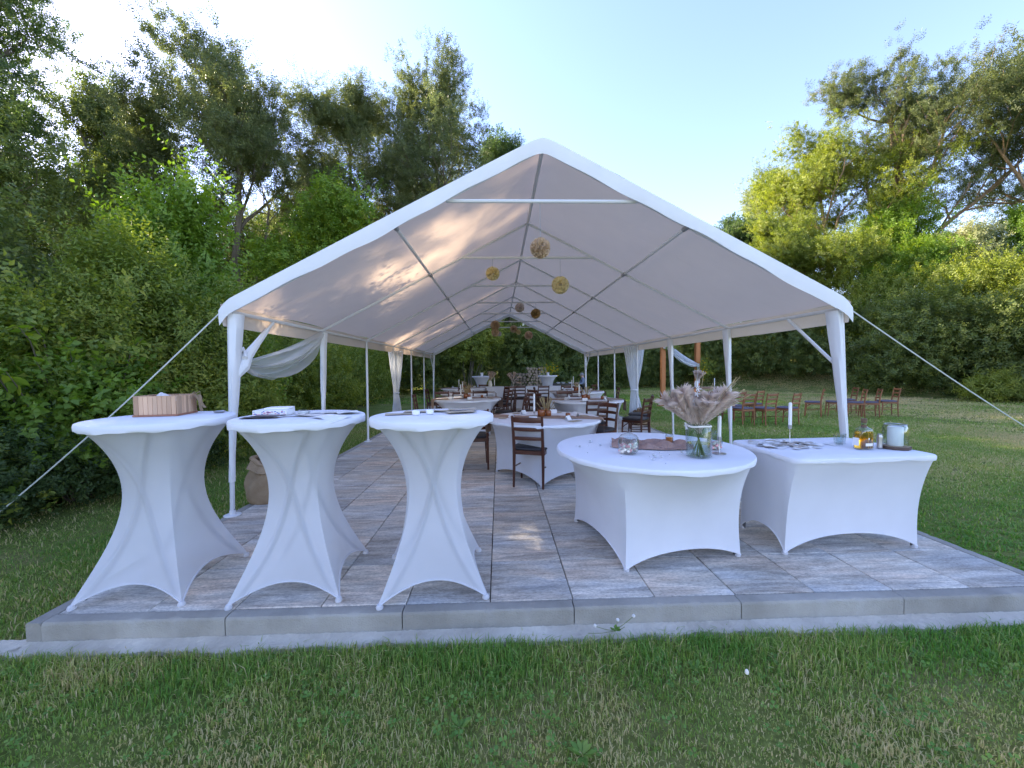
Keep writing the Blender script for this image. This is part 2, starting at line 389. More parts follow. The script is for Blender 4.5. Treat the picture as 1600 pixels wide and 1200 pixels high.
# irregular concrete haunch along the front kerb
xs = np.linspace(-3.26, 3.45, 420); P = np.zeros((420, 6, 3))
e = .082+.026*noise2(xs, xs*0, 2.2, 5)+.022*noise2(xs, xs*0, 9, 6)+.008*noise2(xs, xs*0, 31, 16)
for k, (fy, z) in enumerate(((0.02, -.100), (.3, -.113), (.55, -.119), (.8, -.124), (.97, -.134), (1.05, -.2))):
    P[:, k] = np.c_[xs, -(e*fy if fy > .1 else 0*e-.02), z+.005*noise2(xs, xs*0+k*.3, 6, 7)+.004*noise2(xs, xs*0+k, 37, 17)+.003*noise2(xs, xs*0+k*3, 80, 18)]
b = MB(); b.grid(P)
xs2 = np.linspace(.0, 6, 60); e2 = .09+.03*noise2(xs2, xs2*0, 3, 8); P = np.zeros((60, 3, 3))
for k, (fx, z) in enumerate(((-.02, -.11), (.9, -.128), (1.1, -.2))): P[:, k] = np.c_[-3.10-e2*fx, xs2-.05, np.full(60, z)]
b.grid(P)
tag(b.build('concrete_footing', M['footing'], recalc=False), 'rough concrete haunching along the foot of the kerb', kind='structure')

# ------------------------------------------------------------------ foliage toolkit
DENS = .75
def unit(v): return v/(np.linalg.norm(v, axis=-1, keepdims=True)+1e-9)
def sprig(rng, n, L, ll, lw, open_=1.0, fold=.25):
    V = np.zeros((n, 4, 3))
    for i in range(n):
        s = (i+.6)/n; a = i*2.4+rng.uniform(-.4, .4); base = np.array([0, 0, s*L])
        el = rng.uniform(.25, .9)*open_; d = np.array([math.cos(a)*math.cos(.9-el), math.sin(a)*math.cos(.9-el), math.sin(.9-el)])
        if i == n-1: d = np.array([.1, 0, 1.0])
        d /= np.linalg.norm(d); side = np.cross(d, [0, 0, 1.0]); side /= np.linalg.norm(side)+1e-9
        tw = rng.uniform(-.6, .6); up = np.cross(side, d); side = side*math.cos(tw)+up*math.sin(tw); up = np.cross(side, d)
        l = ll*rng.uniform(.7, 1.15); wd = lw*rng.uniform(.8, 1.15)
        m = base+d*l*.45
        V[i] = [base+d*l*.06, m+side*wd/2+up*wd*fold, base+d*l-up*l*.12, m-side*wd/2+up*wd*fold]
    return V.reshape(-1, 3)
TRI = np.array([[0, 1, 2], [0, 2, 3]])
def scatter(rng, templates, pos, dirs, scl):
    pos = np.asarray(pos); dirs = unit(np.asarray(dirs)); out = []; tint = []
    k = rng.integers(0, len(templates), len(pos))
    for ti, T in enumerate(templates):
        I = np.where(k == ti)[0]
        if not len(I): continue
        z = dirs[I]; x = unit(np.cross(z, rng.normal(size=z.shape))); y = np.cross(z, x); s = np.asarray(scl)[I][:, None, None]
        W = pos[I][:, None]+s*(T[None, :, 0:1]*x[:, None]+T[None, :, 1:2]*y[:, None]+T[None, :, 2:3]*z[:, None])
        nl = len(T)//4
        tt = np.clip(rng.beta(2, 2.4, (len(I), 1))*.75+rng.normal(0, .14, (len(I), nl))+.1, 0, 1)
        out.append(W.reshape(-1, 3)); tint.append(tt.ravel())
    return np.concatenate(out), np.concatenate(tint)
def leafmesh(name, V, tint):
    n = len(V)//4; me = bpy.data.meshes.new(name)
    F = (np.arange(n)[:, None, None]*4+TRI[None]).reshape(-1)
    me.vertices.add(len(V)); me.vertices.foreach_set('co', V.astype(np.float32).ravel())
    me.loops.add(len(F)); me.loops.foreach_set('vertex_index', F.astype(np.int32))
    me.polygons.add(n*2); me.polygons.foreach_set('loop_start', (np.arange(n*2)*3).astype(np.int32))
    me.update(calc_edges=True)
    a = me.attributes.new('tint', 'FLOAT', 'FACE'); a.data.foreach_set('value', np.repeat(tint, 2).astype(np.float32))
    return me

def instancer():
    g = bpy.data.node_groups.new('scatter', 'GeometryNodeTree')
    g.interface.new_socket('Geometry', in_out='INPUT', socket_type='NodeSocketGeometry'); g.interface.new_socket('Geometry', in_out='OUTPUT', socket_type='NodeSocketGeometry')
    n = g.nodes.new; L = g.links.new
    i, o = n('NodeGroupInput'), n('NodeGroupOutput'); sp = n('GeometryNodeSeparateGeometry'); sp.domain = 'POINT'
    def att(nm, ty): a = n('GeometryNodeInputNamedAttribute'); a.data_type = ty; a.inputs['Name'].default_value = nm; return [x for x in a.outputs if x.enabled and x.name == 'Attribute'][0]
    L(i.outputs[0], sp.inputs['Geometry']); L(att('is_clump', 'BOOLEAN'), sp.inputs['Selection'])
    mp = n('GeometryNodeMeshToPoints'); L(sp.outputs['Inverted'], mp.inputs[0])
    ip = n('GeometryNodeInstanceOnPoints'); L(mp.outputs[0], ip.inputs['Points']); L(sp.outputs['Selection'], ip.inputs['Instance'])
    e2 = n('FunctionNodeEulerToRotation'); L(att('rot', 'FLOAT_VECTOR'), e2.inputs[0]); L(e2.outputs[0], ip.inputs['Rotation'])
    L(att('scl', 'FLOAT'), ip.inputs['Scale']); L(ip.outputs[0], o.inputs[0]); return g
SCATTER = instancer()
def mass(name, mat, V, F, ftint, pos, dirs, scl, shift, parent=None, loc=None):
    """one object: a leafy clump (V, F) instanced by geometry nodes on every point"""
    pos = np.asarray(pos, float); m = len(pos); k = len(V)
    rg = np.random.default_rng(m+k); z = unit(np.asarray(dirs, float)); x = unit(np.cross(z, rg.normal(size=z.shape))); y = np.cross(z, x)
    sy = np.sqrt(x[:, 0]**2+x[:, 1]**2); eul = np.c_[np.arctan2(y[:, 2], z[:, 2]), np.arctan2(-x[:, 2], sy), np.arctan2(x[:, 1], x[:, 0])]
    me = bpy.data.meshes.new(name); me.vertices.add(k+m); me.vertices.foreach_set('co', np.r_[V, pos].astype(np.float32).ravel())
    F = np.asarray(F); nf = len(F); me.loops.add(nf*3); me.loops.foreach_set('vertex_index', F.astype(np.int32).ravel()); me.polygons.add(nf)
    me.polygons.foreach_set('loop_start', (np.arange(nf)*3).astype(np.int32)); me.update(calc_edges=True)
    def at(nm, ty, dom, key, arr): a = me.attributes.new(nm, ty, dom); a.data.foreach_set(key, np.ascontiguousarray(arr).ravel())
    at('tint', 'FLOAT', 'FACE', 'value', np.asarray(ftint, np.float32))
    at('is_clump', 'BOOLEAN', 'POINT', 'value', np.r_[np.ones(k, bool), np.zeros(m, bool)])
    at('rot', 'FLOAT_VECTOR', 'POINT', 'vector', np.r_[np.zeros((k, 3)), eul].astype(np.float32))
    at('scl', 'FLOAT', 'POINT', 'value', np.r_[np.zeros(k), scl].astype(np.float32))
    at('tshift', 'FLOAT', 'POINT', 'value', np.r_[np.zeros(k), shift].astype(np.float32))
    o = link(name, me, mat, parent, loc); md = o.modifiers.new('scatter', 'NODES'); md.node_group = SCATTER; o['kind'] = 'stuff'; return o
def clump(rng, nspr, nleaf, L, ll, lw, spread=.55):
    T = [sprig(rng, nleaf, L, ll, lw) for _ in range(3)]; d = np.c_[rng.normal(0, spread, (nspr, 2)), np.ones(nspr)]
    V, tint = scatter(rng, T, rng.normal(0, L*.28, (nspr, 3)), d, rng.uniform(.75, 1.2, nspr))
    n = len(V)//4; return V, (np.arange(n)[:, None, None]*4+TRI[None]).reshape(-1, 3), np.repeat(tint, 2)
def shifts(rng, pos, amp=.26):
    return amp*noise2(pos[:, 0], pos[:, 1]+.7*pos[:, 2], .9, 4)+rng.normal(0, .07, len(pos))
def grow(rng, H, bare, nl, spread, levels=3, lean=(0, 0), up=.35, kids=(7, 5), wig=.18, r0=.2):
    wood = MB(); tips = []
    def branch(p, d, L, r, lev):
        n = 6; pts = [p]; dd = d.copy(); rr = [r]
        for i in range(n):
            dd = dd+rng.normal(0, wig, 3)*(.6 if lev == 0 else 1)+np.array([lean[0]*.3, lean[1]*.3, up*.25 if lev else .1]); dd /= np.linalg.norm(dd)
            p = p+dd*L/n; pts.append(p); rr.append(r*(1-.72*(i+1)/n))
        pts = np.array(pts)
        wood.tube(pts, np.maximum(rr, .006), (8, 6, 4, 3)[min(lev, 3)], False)
        if lev >= levels:
            for i in range(1, n+1): tips.append((pts[i], unit(pts[i]-pts[i-1])))
            return
        nk = nl if lev == 0 else kids[min(lev-1, len(kids)-1)]
        for k in range(nk):
            s = (bare+(1-bare)*(k+.5)/nk) if lev == 0 else (.25+.75*(k+.7)/nk)
            s = min(.98, s+rng.uniform(-.06, .06)); x = s*n; i = int(x); q = pts[i]+(pts[i+1]-pts[i])*(x-i)
            t = unit(pts[i+1]-pts[i]); az = k*2.4+rng.uniform(-.5, .5)
            a = unit(np.cross(t, rng.normal(size=3))) if lev else np.array([math.cos(az), math.sin(az), 0])
            ang = rng.uniform(.5, .95) if lev == 0 else rng.uniform(.45, .95)
            nd = t*math.cos(ang)+a*math.sin(ang)
            LL = (spread*(1.05-.55*max(0, s-bare)/(1-bare+1e-6)) if lev == 0 else L*rng.uniform(.38, .58))
            branch(q, nd, LL, max(.012, rr[i]*(.62 if lev == 0 else .55)), lev+1)
        if lev: tips.append((pts[-1], unit(pts[-1]-pts[-2])))
    branch(np.zeros(3), np.array([lean[0], lean[1], 1.0]), H*.78, r0, 0)
    return wood, tips
def make_tree(seed, name, label, mat, bark, H, W, loc, bare=.3, nl=9, lean=(0, 0), nspr=3600, nleaf=12, ll=.13, lw=.06, kids=(7, 5), up=.35, rot=0, jit=.35, cat='tree', group=None, droop=0., spread=None, r0=None, L=.5):
    rng = np.random.default_rng(seed)
    wood, tips = grow(rng, H, bare, nl, spread or W*.55, 3, lean, up, kids, r0=r0 or H*.013)
    tp = np.array([t[0] for t in tips]); td = np.array([t[1] for t in tips])
    # fit to the wanted height and width
    zm = np.median(tp[:, 2]); c = (np.percentile(tp[:, :2], 4, axis=0)+np.percentile(tp[:, :2], 96, axis=0))/2-np.array(lean)*zm*.5
    def straighten(v): w = v.copy(); w[:, :2] -= c*np.minimum(v[:, 2:3]/zm, 1.0); return w
    tp = straighten(tp); wood.v = [straighten(v) for v in wood.v]
    c = (np.percentile(tp[:, :2], 4, axis=0)+np.percentile(tp[:, :2], 96, axis=0))/2
    R = np.percentile(np.linalg.norm(tp[:, :2]-c, axis=1), 96); top = tp[:, 2].max()
    sc3 = np.array([W*.5/R, W*.5/R, (H-.5)/top])
    wood.v = [v*sc3 for v in wood.v]; tp = tp*sc3
    ncl = int(nspr*DENS); k = rng.integers(0, len(tp), ncl)
    pos = tp[k]+rng.normal(0, jit, (ncl, 3)); d = td[k]+rng.normal(0, .55, (ncl, 3))+np.array([0, 0, .25-droop])
    V, F, tint = clump(rng, 4, nleaf, L, ll*1.1, lw*1.1)
    t = thing(name, label, cat, (loc[0], loc[1], float(gz(loc[0], loc[1]))-.05), rot, group)
    wood.build('trunk', bark, t, True, False)
    mass('crown', mat, V, F, tint, pos, d, rng.uniform(.7, 1.25, ncl), shifts(rng, pos), t)
    return freeze(t)
def blob_points(rng, blobs, n, fill=.55, ground=lambda p: 0*p[:, 0]):
    wts = np.array([np.prod(np.array(r))**(2/3) for _, r in blobs]); k = rng.choice(len(blobs), n, p=wts/wts.sum())
    c = np.array([q[0] for q in blobs])[k]; r = np.array([q[1] for q in blobs])[k]
    d = unit(rng.normal(size=(n, 3))); d[:, 2] = np.where(d[:, 2] < -.75, -d[:, 2], d[:, 2])
    az = np.arctan2(d[:, 1], d[:, 0]); el = np.arcsin(np.clip(d[:, 2], -1, 1))
    lump = 1+.13*np.sin(3*az+k*1.7)*np.cos(2*el+k)+.10*np.sin(7*az+5*el+k*2.1)+.08*np.sin(13*az-9*el+k)
    rad = (fill+(1-fill)*rng.random(n)**.6)*lump
    pos = c+d*r*rad[:, None]; lo = ground(pos)+.12+.35*rng.random(n); pos[:, 2] = np.maximum(pos[:, 2], lo); dirs = d*.8+np.array([0, 0, .55])+rng.normal(0, .45, (n, 3))
    return pos, dirs
def make_shrub(seed, name, label, mat, blobs, loc, nspr=1300, nleaf=14, L=.42, ll=.085, lw=.045, cat='shrub', group=None, shoots=25, shoot=.6, fill=.5, kind=None, stems=True):
    rng = np.random.default_rng(seed)
    pos, d = blob_points(rng, blobs, nspr, fill, (lambda p: gz(p[:, 0], p[:, 1])) if kind == 'stuff' else (lambda p: 0*p[:, 0]))
    # upright shoots breaking the outline
    if shoots:
        top = pos[np.argsort(-(pos[:, 2]+rng.normal(0, .4, nspr)))[:shoots*3]]; top = top[rng.permutation(len(top))[:shoots]]
        sd_ = unit(np.c_[rng.normal(0, .3, (shoots, 2)), np.ones(shoots)])
        for s in np.linspace(.15, 1, 5):
            pos = np.r_[pos, top+sd_*shoot*s]; d = np.r_[d, sd_+rng.normal(0, .15, sd_.shape)]
    V, F, tint = clump(rng, 4, nleaf, L, ll, lw); sc_ = rng.uniform(.65, 1.2, len(pos))
    if kind == 'stuff':
        o = mass(name, mat, V, F, tint, pos, d, sc_, shifts(rng, pos), None, (loc[0], loc[1], 0)); return tag(o, label, None, None, 'stuff')
    t = thing(name, label, cat, (loc[0], loc[1], float(gz(loc[0], loc[1]))-.03), 0, group)
    b = MB()
    for i in range(9):
        q = pos[rng.integers(0, nspr)]; a = rng.uniform(0, 6.3); s0 = np.array([.18*math.cos(a), .18*math.sin(a), 0])
        mid = (s0+q)/2+np.array([0, 0, .2])
        b.tube([s0, s0*.3+mid*.7, q], [.03, .02, .008], 5, False)
    b.build('stem', M['bark'], t, True, False)
    mass('foliage', mat, V, F, tint, pos, d, sc_, shifts(rng, pos), t)
    return freeze(t)

# ------------------------------------------------------------------ party tent
TY, BAY, NB = 1.62, 1.935, 6
HW, ZE, ZR, TX = 3.0, 1.97, 3.50, 0.005
TL = BAY*NB
tent = thing('party_tent', 'large white open gable party tent on slim white poles over the patio', 'tent', (TX, TY, 0))
def zslope(x): return ZR-(ZR-ZE)*abs(x)/HW
def rafter(k):
    y = k*BAY
    for s in (-1, 1):
        MB().tube([(s*HW, y, ZE), (s*.02, y, ZR)], .019, 8).build('rafter', M['pole'], tent)
    MB().tube([(-.93, y, zslope(.93)-.01), (.93, y, zslope(.93)-.01)], .019, 8).build('cross_tie', M['pole'], tent)
for k in range(NB+1):
    rafter(k)
    for s in (-1, 1):
        lean = {(-1, 0): -.03, (1, 0): .10, (1, 1): .05, (1, 2): .03}.get((s, k), 0)
        x0, y0 = s*(HW+.015)+lean, k*BAY
        p = MB().tube([(x0, y0, .006), (s*HW, y0, ZE)], .021, 8).build('post', M['pole'], tent)
        MB().lathe([(.075, 0), (.075, .008), (.03, .014), (.026, .05), (0.0, .05)], 16, (x0, y0, .001)).build('foot_plate', M['pole'], p)
        MB().box((x0+.0, y0, .06), (.05, .012, .012)).build('pin', M['joint'], p)
        if k in (0, 1, 6) or (s == 1 and k == 2):     # tapered cloth leg sleeves
            n = 22; P = np.zeros((n, 10, 3)); full = k in (0, 6)
            for i in range(n):
                t = i/(n-1); z = ZE-.02-t*(1.62 if full else 1.5)
                f = (1-t)**1.35
                wx = .0225+(.022 if full else .02)*f; wy = .0225+(.06 if full else .05)*f
                cx_ = x0+(s*HW-x0)*z/ZE-s*(.03*f)
                cy_ = y0+(.06*f if k == 0 else (-.06*f if k == 6 else 0))
                for j in range(10):
                    a = j/10*2*PI
                    P[i, j] = (cx_+wx*math.copysign(abs(math.cos(a))**.7, math.cos(a)), cy_+wy*math.copysign(abs(math.sin(a))**.7, math.sin(a))+.006*math.sin(5*a+i*.5), z)
            MB().grid(P, True).build('leg_sleeve', M['valance'], tent)
MB().tube([(0, 0, ZR), (0, TL, ZR)], .02, 8).build('ridge_pole', M['pole'], tent)
for s in (-1, 1):
    MB().tube([(s*HW, 0, ZE), (s*HW, TL, ZE)], .019, 8).build('eave_pole', M['pole'], tent)
    x = s*1.42
    MB().tube([(x, 0, zslope(x)-.005), (x, TL, zslope(x)-.005)], .018, 8).build('purlin', M['pole'], tent)
    for k in range(NB+1):
        MB().tube([(s*1.42, k*BAY-.06, zslope(1.42)-.005), (s*1.42, k*BAY+.06, zslope(1.42)-.005)], .027, 8).build('pipe_joint', M['joint'], tent)
    for y0, dy in ((0, 1), (TL, -1)):
        MB().tube([(s*(HW+.01), y0, 1.36), (s*HW, y0+dy*.72, ZE-.02)], .017, 8).build('corner_brace', M['pole'], tent)
# the two roof sheets with a little sag between the rafters, eave flaps and rounded ridge
OV = .06
for s in (-1, 1):
    nu, nv = 30, NB*12+1; P = np.zeros((nu, nv, 3))
    for i in range(nu):
        u = i/(nu-1)
        for j in range(nv):
            v = j/(nv-1); y = -OV+v*(TL+2*OV); ph = (y/BAY) % 1
            x = u*(HW+.045); r = .06
            z = ZR+.085-(ZR-ZE)/HW*(math.sqrt(x*x+r*r)-r*.62)*1.012
            inb = 0 <= y <= TL
            sag = (.045*math.sin(PI*ph)**2*math.sin(PI*min(1, u/.48 if u < .48 else (1-u)/.52))) if inb else 0
            wr = .008*math.sin(9*u+3*y)*math.sin(2.1*y+5*u)+.004*math.sin(31*u-2.3*y+s)+.006*math.sin(7.5*y+6*u*s)*math.exp(-((u-.30)/.22)**2)*(.4+.6*math.exp(-y/2.5))
            P[i, j] = (s*x, y, z-sag+wr*min(1, 4*u))
    b = MB(); b.grid(P)
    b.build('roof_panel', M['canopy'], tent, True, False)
    # side flap hanging from the eave
    ex = s*(HW+.045); ez = ZR+.085-(ZR-ZE)/HW*(math.sqrt((HW+.045)**2+.0036)-.037)*1.012
    Q = np.zeros((6, nv, 3))
    for i in range(6):
        for j in range(nv):
            y = -OV+j/(nv-1)*(TL+2*OV)
            Q[i, j] = (ex+s*.008*math.sin(y*2.3+i)*i/5-s*.012*i/5, y, ez-.205*i/5-.006*(math.sin(PI*((y/BAY) % 1)))*i/5)
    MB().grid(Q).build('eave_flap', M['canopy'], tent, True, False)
# gable flaps front and back: rounded roof edge, hangs 0.16 m
for y0, sg in ((-OV-.006, -1), (TL+OV+.006, 1)):
    xs = np.linspace(-(HW+.06), HW+.06, 121); P = np.zeros((7, 121, 3))
    for j, x in enumerate(xs):
        zt = ZR+.092-(ZR-ZE)/HW*(math.sqrt(x*x+.0036)-.037)*1.012
        if abs(x) > HW-.06: zt -= .9*(abs(x)-HW+.06)**2*4.5
        hang = .145+.010*math.sin(x*3.1)+.006*math.sin(x*11)
        for i in range(7):
            t = i/6
            P[i, j] = (x, y0+sg*(.004*math.sin(PI*t)+.007*math.sin(x*4.3)*t+.003*math.sin(x*13)*t), zt-hang*t)
    MB().grid(P).build('gable_flap', M['valance'], tent, True, False)
# guy ropes
for s, A, k in ((-1, (-5.36, 1.456, -.15), 0), (1, (7.325, 2.322, -.15), 0)):
    P0 = np.array((s*3.07+TX, TY-.03, 1.955)); A = np.array(A)
    pts = [P0+(A-P0)*t-np.array([0, 0, .05*math.sin(PI*t)]) for t in np.linspace(0, 1, 14)]
    o = MB().tube(np.array(pts)-np.array([TX, TY, 0]), .0062, 6).build('guy_rope', M['rope'], tent)
    MB().tube(np.array([A+(0, 0, .16), A-(0, 0, .06)])-np.array([TX, TY, 0]), .01, 6).build('stake', M['steel'], o)
# hem edge rope tie at the corner
for s in (-1, 1):
    MB().tube([(s*3.07, -.03, 1.955), (s*3.03, -.02, 1.97), (s*3.0, 0, ZE)], .01, 6).build('corner_tie', M['valance'], tent)

# cloth hung on the tent
def curtain(name, label, x, y, z0, z1, w, tie, face, mat, cat='curtain', col=9, splay=.0):
    n, m = 34, 60; P = np.zeros((n, m, 3))
    for i in range(n):
        t = i/(n-1); z = z0+(z1-z0)*t
        k = abs(t-tie); ww = w*(.26+.74*min(1, (k/ (tie if t < tie else 1-tie))**.75*(1 if t < tie else .62)))
        for j in range(m):
            q = j/(m-1)-.5; a = q*2*PI
            fold = .028*(.35+.65*min(1, k*3))*math.sin(q*col*2*PI+2*math.sin(3*t))
            P[i, j] = (ww*q+splay*max(0, t-tie), fold+.02*math.sin(a), z)
    R = rz(face); P = P @ R.T
    o = thing(name, label, cat, (x, y, 0))
    MB().grid(P).build('drape', mat, o, True, False)
    zt = z0+(z1-z0)*tie
    tb = MB(); a = np.linspace(0, 2*PI, 17)
    tb.tube(np.c_[(w*.15)*np.cos(a), .05*np.sin(a), zt+.01*np.sin(2*a)] @ R.T, .018, 6)
    tb.build('tie_band', mat, o)
    return o
curtain('curtain', 'white voile curtain tied at mid height on a left tent post', -2.93, TY+3*BAY-.05, 1.86, .22, .36, .62, .35, M['curtain'])
curtain('curtain', 'wide bluish white curtain tied to the right tent post above the burlap basket', 2.92, TY+3*BAY, 1.93, .12, .52, .60, -.1, M['curtain'], splay=.16)
def swag(name, label, A, B, drop, w, mat, cat='drape', n=44, m=48, bunch=.16):
    A = np.array(A, float); B = np.array(B, float); P = np.zeros((m, n, 3))
    d = B-A; side = np.cross(d/np.linalg.norm(d), [0, 0, 1.0])
    for j in range(n):
        t = j/(n-1); s_ = 4*t*(1-t); wid = w*(bunch+(1-bunch)*s_**.7)
        for i in range(m):
            q = i/(m-1)
            P[i, j] = A+d*t+np.array([0, 0, -drop*s_*(.45+.75*q)-wid*q*.8])+side*((.03+.05*s_)*math.sin(q*(7+2*t)*PI+2.5*t)+.09*s_*math.sin(PI*q)*0.8)+np.array([0, 0, -.03*s_*math.sin(q*5*PI+t*3)])
    o = thing(name, label, cat, (0, 0, 0)); MB().grid(P).build('cloth', mat, o, True, False); return o
swag('swag', 'sheer white cloth swag slung under the left eave between two tent posts', (-2.96, TY+BAY-.05, 1.97), (-2.97, TY+.16, 1.50), .07, .40, M['sheer'])
o = thing('cloth_wrap', 'white cloth wound round the front left corner brace', 'drape', (0, 0, 0))
pts = [(-2.99, TY+.60, 1.86), (-2.985, TY+.40, 1.70), (-2.97, TY+.20, 1.55), (-2.965, TY+.12, 1.45), (-3.0, TY+.06, 1.36), (-3.02, TY+.03, 1.22)]
MB().tube(pts, [.025, .035, .05, .062, .045, .012], 9).build('wrapped_cloth', M['valance'], o)
for z in (1.46, 1.56):
    MB().tube([(-2.93, TY+.10, z-.03), (-2.985, TY+.16, z+.06), (-3.01, TY+.02, z)], .028, 7).build('fold', M['valance'], o)

# pom poms on strings
def pom_mesh(seed, r, n=110):
    rg = np.random.default_rng(seed); b = MB()
    for i in range(n):
        d = unit(rg.normal(size=3)); a = unit(np.cross(d, rg.normal(size=3))); c = np.cross(d, a); P = np.zeros((3, 4, 3))
        for u in range(3):
            for v in range(4):
                q = (v-1.5)/1.5
                P[u, v] = d*r*(.25+.37*u)*(1-.12*q*q)+a*q*r*.30*(.4+.4*u)+c*r*.10*math.sin(q*5+u*2+i)*(u*.6)
        b.grid(P)
    return b.mesh('pom', False, False)
POMC = {'tan': (.76, .60, .42), 'yellow': (.90, .80, .50), 'peach': (.86, .70, .56), 'blush': (.88, .80, .75), 'brown': (.62, .45, .22), 'cream': (.78, .68, .50)}
pommat = {k: cloth('tissue_'+k, v, .5, 0, 30, .1) for k, v in POMC.items()}
for x, y, z, r, c, tz, lab in [
    (-.02, TY, 2.57, .102, 'tan', 3.0, 'tan tissue pom pom hanging from the front cross tie'),
    (-.51, 3.56, 2.79, .105, 'yellow', 3.0, 'pale yellow tissue pom pom left of the tent centre line'),
    (.48, 3.56, 2.62, .132, 'yellow', 3.0, 'largest yellow tissue pom pom, right of the tent centre line'),
    (.09, 7.42, 2.89, .122, 'blush', 3.0, 'blush white tissue pom pom level with the third cross tie'),
    (.48, 7.42, 2.74, .126, 'brown', 3.0, 'brown tissue pom pom right of the blush white one'),
    (-.53, 9.36, 2.68, .145, 'tan', 3.0, 'upper of the two touching tan pom poms at the back left'),
    (-.53, 9.40, 2.47, .125, 'tan', 2.6, 'lower of the two touching tan pom poms at the back left'),
    (-.41, 13.2, 2.76, .095, 'blush', 3.0, 'small blush pom pom just right of the touching tan pair'),
    (.09, 11.3, 2.76, .133, 'tan', 3.0, 'tan pom pom over the middle of the far tent opening'),
    (.25, 11.3, 2.65, .092, 'yellow', 3.0, 'small yellow pom pom beside the tan one at the far opening'),
    (.60, 11.3, 2.54, .150, 'peach', 3.0, 'peach pom pom, rightmost at the far tent opening')]:
    t = thing('pom_pom', lab, 'pom pom', (x, y, z), 0, 'tissue pom poms hung in the tent')
    me = pom_mesh(int(abs(x)*100+z*37), r); me.name = 'ruffle'; link('ruffle', me, pommat[c], t)
    MB().tube([(0, 0, r*.4), (0, 0, tz-z)], .0025, 4).build('string', M['joint'], t)

# ------------------------------------------------------------------ tables with stretch covers
def loop_round(r, n): a = np.arange(n)/n*2*PI-.75*PI; return np.c_[r*np.cos(a), r*np.sin(a)]
def loop_rect(hx, hy, n, rad=.0):
    a = np.arange(n)/n*2*PI-.75*PI; e = 8 if rad == 0 else rad
    # equal share of points per side, corners at multiples of n/4
    q = n//4; pts = []
    cs = [(-hx, -hy), (hx, -hy), (hx, hy), (-hx, hy)]
    for k in range(4):
        p, r = np.array(cs[k]), np.array(cs[(k+1) % 4])
        for i in range(q): pts.append(p+(r-p)*i/q)
    return np.array(pts)
def round_corner(P, hx, hy, r):
    out = P.copy()
    for i, (x, y) in enumerate(P):
        dx, dy = abs(x)-(hx-r), abs(y)-(hy-r)
        if dx > 0 and dy > 0:
            # project a point moved on the square corner to an arc
            ang = math.atan2(dy, dx) if max(dx, dy) > 0 else 0
            out[i] = (math.copysign(hx-r+r*math.cos(ang), x), math.copysign(hy-r+r*math.sin(ang), y))
    return out
def stretch_cover(top, foot, zt, wfun, kfun, arch, n_t=26, pull=.05, ridge=False):
    n = len(top); q = n//4; P = np.zeros((n_t+1, n, 3))
    for j in range(n):
        u = (j % q)/q; side = 4*u*(1-u)             # 0 at the feet, 1 mid-side
        zb = .012+arch*(1-abs(2*u-1)**2.3)**.85
        for i in range(n_t+1):
            t = i/n_t; z = zt+(zb-zt)*t; tz = (zt-z)/(zt-.012)
            wv = wfun(tz); xy = (top[j]*(1-wv)+foot[j]*wv)*kfun(tz)*(1-pull*side*wv*min(1, tz*1.3))
            P[i, j] = (*xy, z)
    b = MB(); b.base = P.copy()
    if ridge:           # the crossed legs press a soft ridge into the cloth
        for paths in (leg_paths(P),):
            for pts in paths:
                dense = np.array([pts[k]+(pts[k+1]-pts[k])*f for k in range(len(pts)-1) for f in np.linspace(0, 1, 12, endpoint=False)])
                dd = np.sqrt(((P[:, :, None, :]-dense[None, None])**2).sum(-1)).min(-1)
                rad = np.dstack([P[..., :2]/np.linalg.norm(P[..., :2], axis=-1, keepdims=True), np.zeros(P.shape[:2])])
                P = P+rad*(.0075*np.exp(-(dd/.013)**2))[..., None]
    b.grid(P, True)
    # hem bead
    b.P = P; hem = P[-1]; b.tube(np.r_[hem, hem[:1]]+np.array([0, 0, .004]), .006, 5, False)
    return b
def leg_paths(P):
    n_t, n = P.shape[0]-1, P.shape[1]; q = n//4; out = []
    for side in (0, 2):
        for dr in (0, 1):
            pts = []
            for k in range(15):
                v = k/14; u = .03+v*.80; i = (1-v)*n_t*.985+v*n_t*.02; u = u if dr == 0 else 1-u; j = side*q+u*q
                i0, j0 = int(i), int(j); fi, fj = i-i0, j-j0
                pts.append((P[i0, j0 % n]*(1-fj)+P[i0, (j0+1) % n]*fj)*(1-fi)+(P[i0+1, j0 % n]*(1-fj)+P[i0+1, (j0+1) % n]*fj)*fi)
            out.append(np.array(pts))
    return out
def topper(prof_scale, outline, zt, th):
    n = len(outline); rows = [(.0, 0), (.6, 0), (.97, -.0005), (.992, -.004), (1.0, -.012), (1.002, -th*.55), (.998, -th*.92), (.985, -th), (.9, -th)]
    P = np.zeros((len(rows), n, 3))
    for i, (k, dz) in enumerate(rows):
        wob = .004*np.sin(np.arange(n)/n*2*PI*7+i)+.003*np.sin(np.arange(n)/n*2*PI*17) if i >= 6 else 0
        P[i] = np.c_[outline*k, np.full(n, zt+dz)+wob]
    return MB().grid(P, True)
NP = 96
